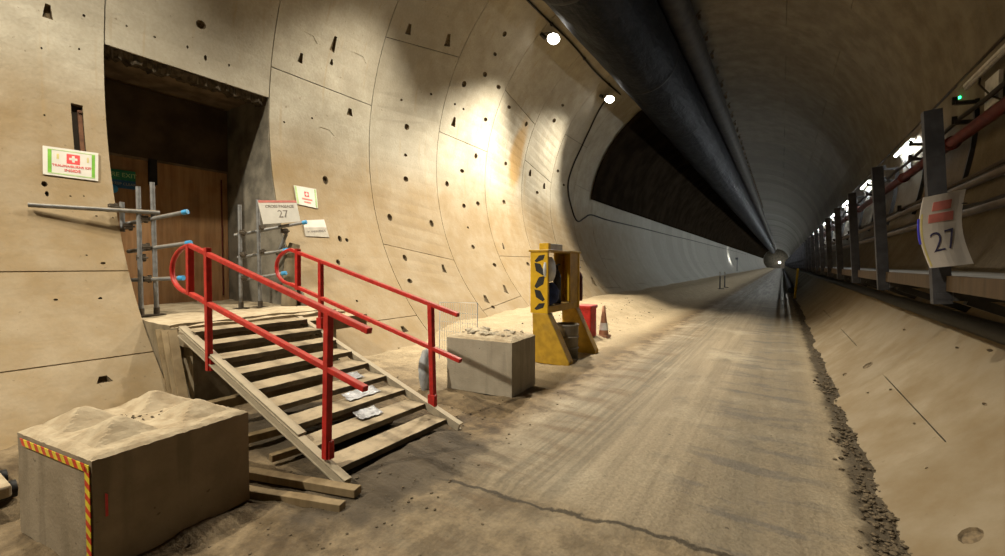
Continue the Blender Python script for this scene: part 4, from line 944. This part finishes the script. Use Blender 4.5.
# ------------------------------------------------------------------ walkway along the right wall
PX = 0.90; DZT = 1.34
posts_y = [1.99 + 1.96 * k for k in range(95)]
wk = thing('walkway', (1.3, 40, 1.2), 'raised grey walkway with brown timber edge along the right wall', 'walkway')
y0, y1 = -2.0, 216.0
mb = MB(); y = y0
while y < y1:
    L = 1.96 if y < 40 else 9.8
    xw = XC + math.sqrt((R - .01) ** 2 - (DZT - ZC) ** 2)
    mb.box((PX + 0.05, y + 0.006, DZT - 0.04), (xw, y + L - 0.006, DZT)); y += L
mb.build('deck', M['deck'], wk)
mb = MB(); y = y0
while y < y1:
    L = 3.92 if y < 40 else 19.6
    mb.box((PX, y + 0.004, DZT - 0.095), (PX + 0.055, y + L - 0.004, DZT + 0.004)); y += L
mb.build('edge_board', M['edge'], wk)
for y in posts_y[:40]:
    mb = MB(); xw2 = XC + math.sqrt(R ** 2 - (1.0 - ZC) ** 2)
    mb.bar((PX + 0.03, y, DZT - 0.12), (1.72, y, DZT - 0.12), 0.07, 0.07); mb.bar((PX + 0.1, y, DZT - 0.15), (xw2, y, 0.98), 0.06, 0.06); mb.build('support_bracket', M['bracket'], wk)
mb = MB(); mb.path([(1.40, y0 + 3 * i, 0.90) for i in range(73)], 0.075, 12); o = mb.build('under_pipe', M['black'], wk); o['label'] = 'black pipe slung below the deck'
gr = thing('guard_rail', (PX, 40, 1.2), 'steel guard rail with upright posts along the walkway edge', 'guard rail')
for y in posts_y:
    mb = MB(); a = Vector((PX - 0.01, y, 1.16)); b = Vector((0.815, y, 2.43)); d = (b - a) / 2; sx = Vector((0.045, 0, 0.003))
    mb.obox((a + b) / 2, d, sx, (0, 0.006, 0)); mb.obox((a + b) / 2 + sx * 0.9 + Vector((0, .03, 0)), d, sx * 0.12, (0, 0.035, 0)); mb.obox((a + b) / 2 - sx * 0.9 + Vector((0, .03, 0)), d, sx * 0.12, (0, 0.035, 0))
    mb.obox(a + Vector((0.01, 0.03, 0.05)), (0.05, 0, 0), (0, 0.04, 0), (0, 0, 0.02))
    mb.build('post', M['steel'], gr)
for z, xo in ((1.77, 0.17), (1.95, 0.17)):
    mb = MB(); mb.path([(PX + 0.005 + xo - 0.04 * (z - 1.2), y0 + 3 * i, z) for i in range(73)], 0.024, 10); mb.build('rail', M['rail'], gr)
# number sign tied to the nearest post in view
c = [Vector(p) for p in ((0.755, 3.80, 1.845), (0.985, 3.94, 1.90), (1.03, 3.94, 1.425), (0.80, 3.82, 1.395))]
t = thing('number_sign', (0.9, 3.86, 1.41), 'white curled paper sign numbered 27 tied to a walkway post', 'sign')
def sheet(u, v, e=0.0):
    p = (c[0] * (1 - u) + c[1] * u) * (1 - v) + (c[3] * (1 - u) + c[2] * u) * v
    b = 0.05 * math.sin(PI * v) * (1 if u < 2 else 0); n_ = Vector((0.52, -0.85, 0.05)).normalized()
    return p + Vector((-0.035, 0, 0)) * math.sin(PI * v) + n_ * (0.012 * math.cos((u - .4) * 5) + e)
def sheet_patch(nm, u0, v0, u1, v1, m, e=0.002, nu=8, nv=10, back=0.004):
    vs = []; fs = []
    for lay in (e, e - back):
        for j in range(nv + 1):
            for i in range(nu + 1): vs.append(sheet(u0 + (u1 - u0) * i / nu, v0 + (v1 - v0) * j / nv, lay))
    k = nu + 1; o_ = k * (nv + 1)
    for j in range(nv):
        for i in range(nu):
            fs.append((j * k + i, j * k + i + 1, (j + 1) * k + i + 1, (j + 1) * k + i)); fs.append((o_ + j * k + i, o_ + (j + 1) * k + i, o_ + (j + 1) * k + i + 1, o_ + j * k + i + 1))
    for j in range(nv): fs += [(j * k, (j + 1) * k, o_ + (j + 1) * k, o_ + j * k), (j * k + nu, o_ + j * k + nu, o_ + (j + 1) * k + nu, (j + 1) * k + nu)]
    for i in range(nu): fs += [(i, o_ + i, o_ + i + 1, i + 1), (nv * k + i, nv * k + i + 1, o_ + nv * k + i + 1, o_ + nv * k + i)]
    mb = MB(); mb.add(vs, fs); return mb.build(nm, m, t)
sheet_patch('paper', 0, 0, 1, 1, M['paper'])
sheet_patch('print_bar', 0.22, 0.10, 0.66, 0.225, M['pink'], 0.004); sheet_patch('print_bar', 0.17, 0.265, 0.76, 0.385, M['pink'], 0.004)
o = sheet_patch('print_edge', 0.02, 0.24, 0.055, 0.98, M['yellowprint'], 0.0035); o['label'] = 'faint yellow edge strip'
o = sheet_patch('print_edge', -0.035, 0.30, 0.0, 0.66, M['blueprint'], 0.003); o['label'] = 'blue edge strip'
xd = c[1] - c[0]; yd = c[0] - c[3]
nn = Vector((0.52, -0.85, 0.05)).normalized()
num = lettering('number', '27', 0.18, sheet(0.46, 0.66, 0.006) , xd, yd, M['ink'], t, -0.003, 0.95, 0.003)
ctr = sheet(0.46, 0.66, 0.006)                      # lay the digits onto the curl of the paper
for v in num.data.vertices:
    p = v.co + WORLD[t.name] - ctr; h_ = p.dot(nn)
    q = sheet(0.46 + p.dot(xd.normalized()) / xd.length, 0.66 - p.dot(yd.normalized()) / yd.length, 0.004 + max(-0.001, min(0.002, h_)))
    v.co = q - WORLD[t.name]
num.data.update()
mb = MB()
for z in (1.50, 1.80): mb = MB(); mb.tube((0.78, 3.86, z), (0.99, 3.96, z + 0.01), 0.004, 6); mb.build('tie', M['black'], t)

# pipe, brackets and cables on the right wall
rw = lambda z, off: XC + math.sqrt((R - off) ** 2 - (z - ZC) ** 2)
t = thing('fire_main', (2.05, 40, 3.2), 'dark red fire main pipe fixed along the right wall', 'pipe')
mb = MB(); mb.path([(rw(3.20, 0.26), -3 + 3 * i, 3.20) for i in range(45)], 0.075, 14); mb.build('pipe', M['redpipe'], t)
for k in range(36):
    y = 3.0 + 3.0 * k; mb = MB(); xw = rw(3.2, 0.0)
    mb.lathe((rw(3.2, .26), y, 3.2), [(0.075, -0.05), (0.10, -0.05), (0.10, 0.05), (0.075, 0.05)], 14, 0, (0, 1, 0)); mb.build('collar', M['redpipe'], t)
ct = thing('bracket_rack', (2.1, 40, 2.2), 'row of dark cable brackets on upright straps along the right wall', 'bracket')
for k in range(40):
    y = 3.77 + 2.585 * k; mb = MB()
    pts = [Vector((rw(z, 0.035), y, z)) for z in (2.4, 2.7, 3.1, 3.5, 3.78)]
    for a, b in zip(pts[:-1], pts[1:]): mb.bar(a, b, 0.07, 0.05, (0, 1, 0))
    for z, L in ((3.74, .24), (3.46, .24), (2.48, .24)):
        p = Vector((rw(z, 0.03), y, z)); mb.bar(p, p + Vector((-L, 0, 0.02)), 0.06, 0.05); mb.bar(p + Vector((-L, 0, -0.0)), p + Vector((-L, 0, 0.11)), 0.06, 0.03, (0, 1, 0))
    mb.build('bracket', M['bracket'], ct)
for i, (z, r, mt, lab) in enumerate(((2.52, 0.05, 'cable', 'thick black cable lying on middle brackets of the right wall'), (2.12, 0.045, 'cable', 'black cable lying on the lowest wall brackets behind guard rail'), (2.60, 0.028, 'rail', 'thin brown cable lying above the thick cable on right wall'), (3.56, 0.03, 'cable', 'slim cable on the top brackets of the right wall'))):
    mb = MB(); off = 0.14 + 0.05 * (i % 2)
    mb.path([(rw(z, off), -3 + 1.0 * j, z - 0.03 * abs(math.sin(j * 1.34 + i))) for j in range(60)] + [(rw(z, off), 57 + 6 * j, z) for j in range(16)], r, 8)
    tag(mb.build('power_cable', M[mt]), lab, 'cable', 'cables on the right wall')
# long pale conduit below the strip lights
mb = MB(); mb.path([(rw(4.25, 0.03), -3 + 3 * i, 4.25) for i in range(45)], 0.02, 8); tag(mb.build('conduit', M['rail']), 'thin conduit running above the strip lights on the right wall', 'conduit')

# strip lights
def strip(lit):
    t = thing('strip_light', (0, 0, 0), '', 'strip light', 'strip lights on the right wall')
    mb = MB(); mb.box((-0.045, -0.78, 0.008), (0.03, 0.78, 0.05)); mb.build('housing', M['whiteplate'], t, bevel=0.006)
    mb = MB(); mb.tube((-0.02, -0.74, -0.018), (-0.02, 0.74, -0.018), 0.026, 12); o = mb.build('diffuser', M['tubefar' if lit > 1 else 'tube'] if lit else M['greyplastic'], t)
    if lit: o['label'] = 'glowing white tube'
    mb = MB(); mb.box((0.03, -0.22, -0.50), (0.07, 0.22, -0.12)); mb.build('back_plate', M['whiteplate'], t)
    mb = MB(); mb.path([(0.0, 0.3, 0.0), (-0.03, 0.2, -0.15), (0.0, -0.1, -0.4), (0.05, -0.5, -0.62)], 0.012, 6); mb.build('lead', M['cable'], t)
    return t
_T = 'first second third fourth fifth sixth seventh eighth ninth tenth eleventh twelfth thirteenth fourteenth fifteenth sixteenth seventeenth eighteenth nineteenth'.split()
def ordinal(n): return _T[n - 1] if n < 20 else ({2: 'twentieth', 3: 'thirtieth', 4: 'fortieth'}[n // 10] if n % 10 == 0 else {2: 'twenty-', 3: 'thirty-'}[n // 10] + _T[n % 10 - 1])
base = strip(1); base2 = strip(2)
for k in range(39):
    o = base if k == 0 else (base2 if k == 2 else dup(base if k < 2 else base2, (0, 0, 0), ''))
    o.location = (rw(3.97, 0.125), 12.82 + 5.17 * k, 3.97)
    o['label'] = 'glowing strip light nearest the viewer, right of the first tall post' if k == 0 else f'{ordinal(k + 1)} glowing strip light along the right wall, counted away from the nearest'
o = strip(False); o.location = (rw(3.97, 0.125), 8.2, 3.97); o['label'] = 'unlit strip light at the right, above the dark red pipe'
mb = MB(); p = cyl(9.6, 5.1, R - 0.05); mb.lathe(p, [(0, -0.02), (0.018, -0.016), (0.022, 0.0), (0.018, 0.016), (0, 0.02)], 14)
t = thing('indicator_lamp', p, 'tiny green indicator lamp on the right wall', 'lamp'); mb.build('lens', M['led'], t)
mb = MB(); mb.box(p + Vector((0.012, -.03, -.03)), p + Vector((0.05, .03, .03))); mb.build('housing', M['bracket'], t)
# yellow marker pole by the gutter
mb = MB(); mb.tube((0.49, 22.5, 0.0), (0.53, 20.8, 1.25), 0.04, 10); tag(mb.build('marker_pole', M['yellow']), 'yellow pole leaning at the roadway edge below the walkway', 'pole')
# walkway shadow along the roadway edge further down, built as a black round strip
mb = MB(); mb.path([(0.42, 26 + 3 * i, 0.16) for i in range(40)], 0.16, 12); tag(mb.build('shadow_strip', M['black']), 'walkway shadow along the far right roadway edge, built as a black strip', 'pipe')
# lamps far down the drive
t = thing('work_lamp', (-5.6, 72, 0.0), 'distant work lamp at the left wall foot lighting one arc of lining', 'work lamp')
g0 = ground(-5.6, 72)
mb = MB(); mb.tube((-5.5, 72, 0.3), (-5.5, 72, 2.2), 0.04, 8); mb.build('mast', M['steel'], t)
mb = MB(); mb.box((-5.72, 71.8, 2.2), (-5.4, 72.2, 2.5)); mb.build('housing', M['housing'], t)
mb = MB(); mb.box((-5.722, 71.86, 2.24), (-5.7205, 72.14, 2.46)); mb.build('lens', M['farlens'], t)
t = thing('end_lamp', (-1.0, YEND - 6, 3.0), 'tiny bright lamp at the vanishing end of the tunnel', 'lamp')
mb = MB(); mb.box((-1.3, YEND - 6, 2.0), (-0.3, YEND - 5.9, 3.0)); mb.build('housing', M['housing'], t)
mb = MB(); mb.box((-1.05, YEND - 6.02, 2.3), (-0.55, YEND - 6.0, 2.7)); mb.build('lens', M['farlens'], t)
mb = MB(); mb.box((-1.28, YEND - 5.9, 2.02), (-0.32, YEND - 5.88, 2.98)); mb.build('lens', M['end_fill'], t)  # not a lens but an added glow on the hidden back face, brightens the end wall
mb = MB(); mb.tube((-0.8, YEND - 5.95, 0.0), (-0.8, YEND - 5.95, 2.0), 0.06, 8); mb.build('mast', M['steel'], t)
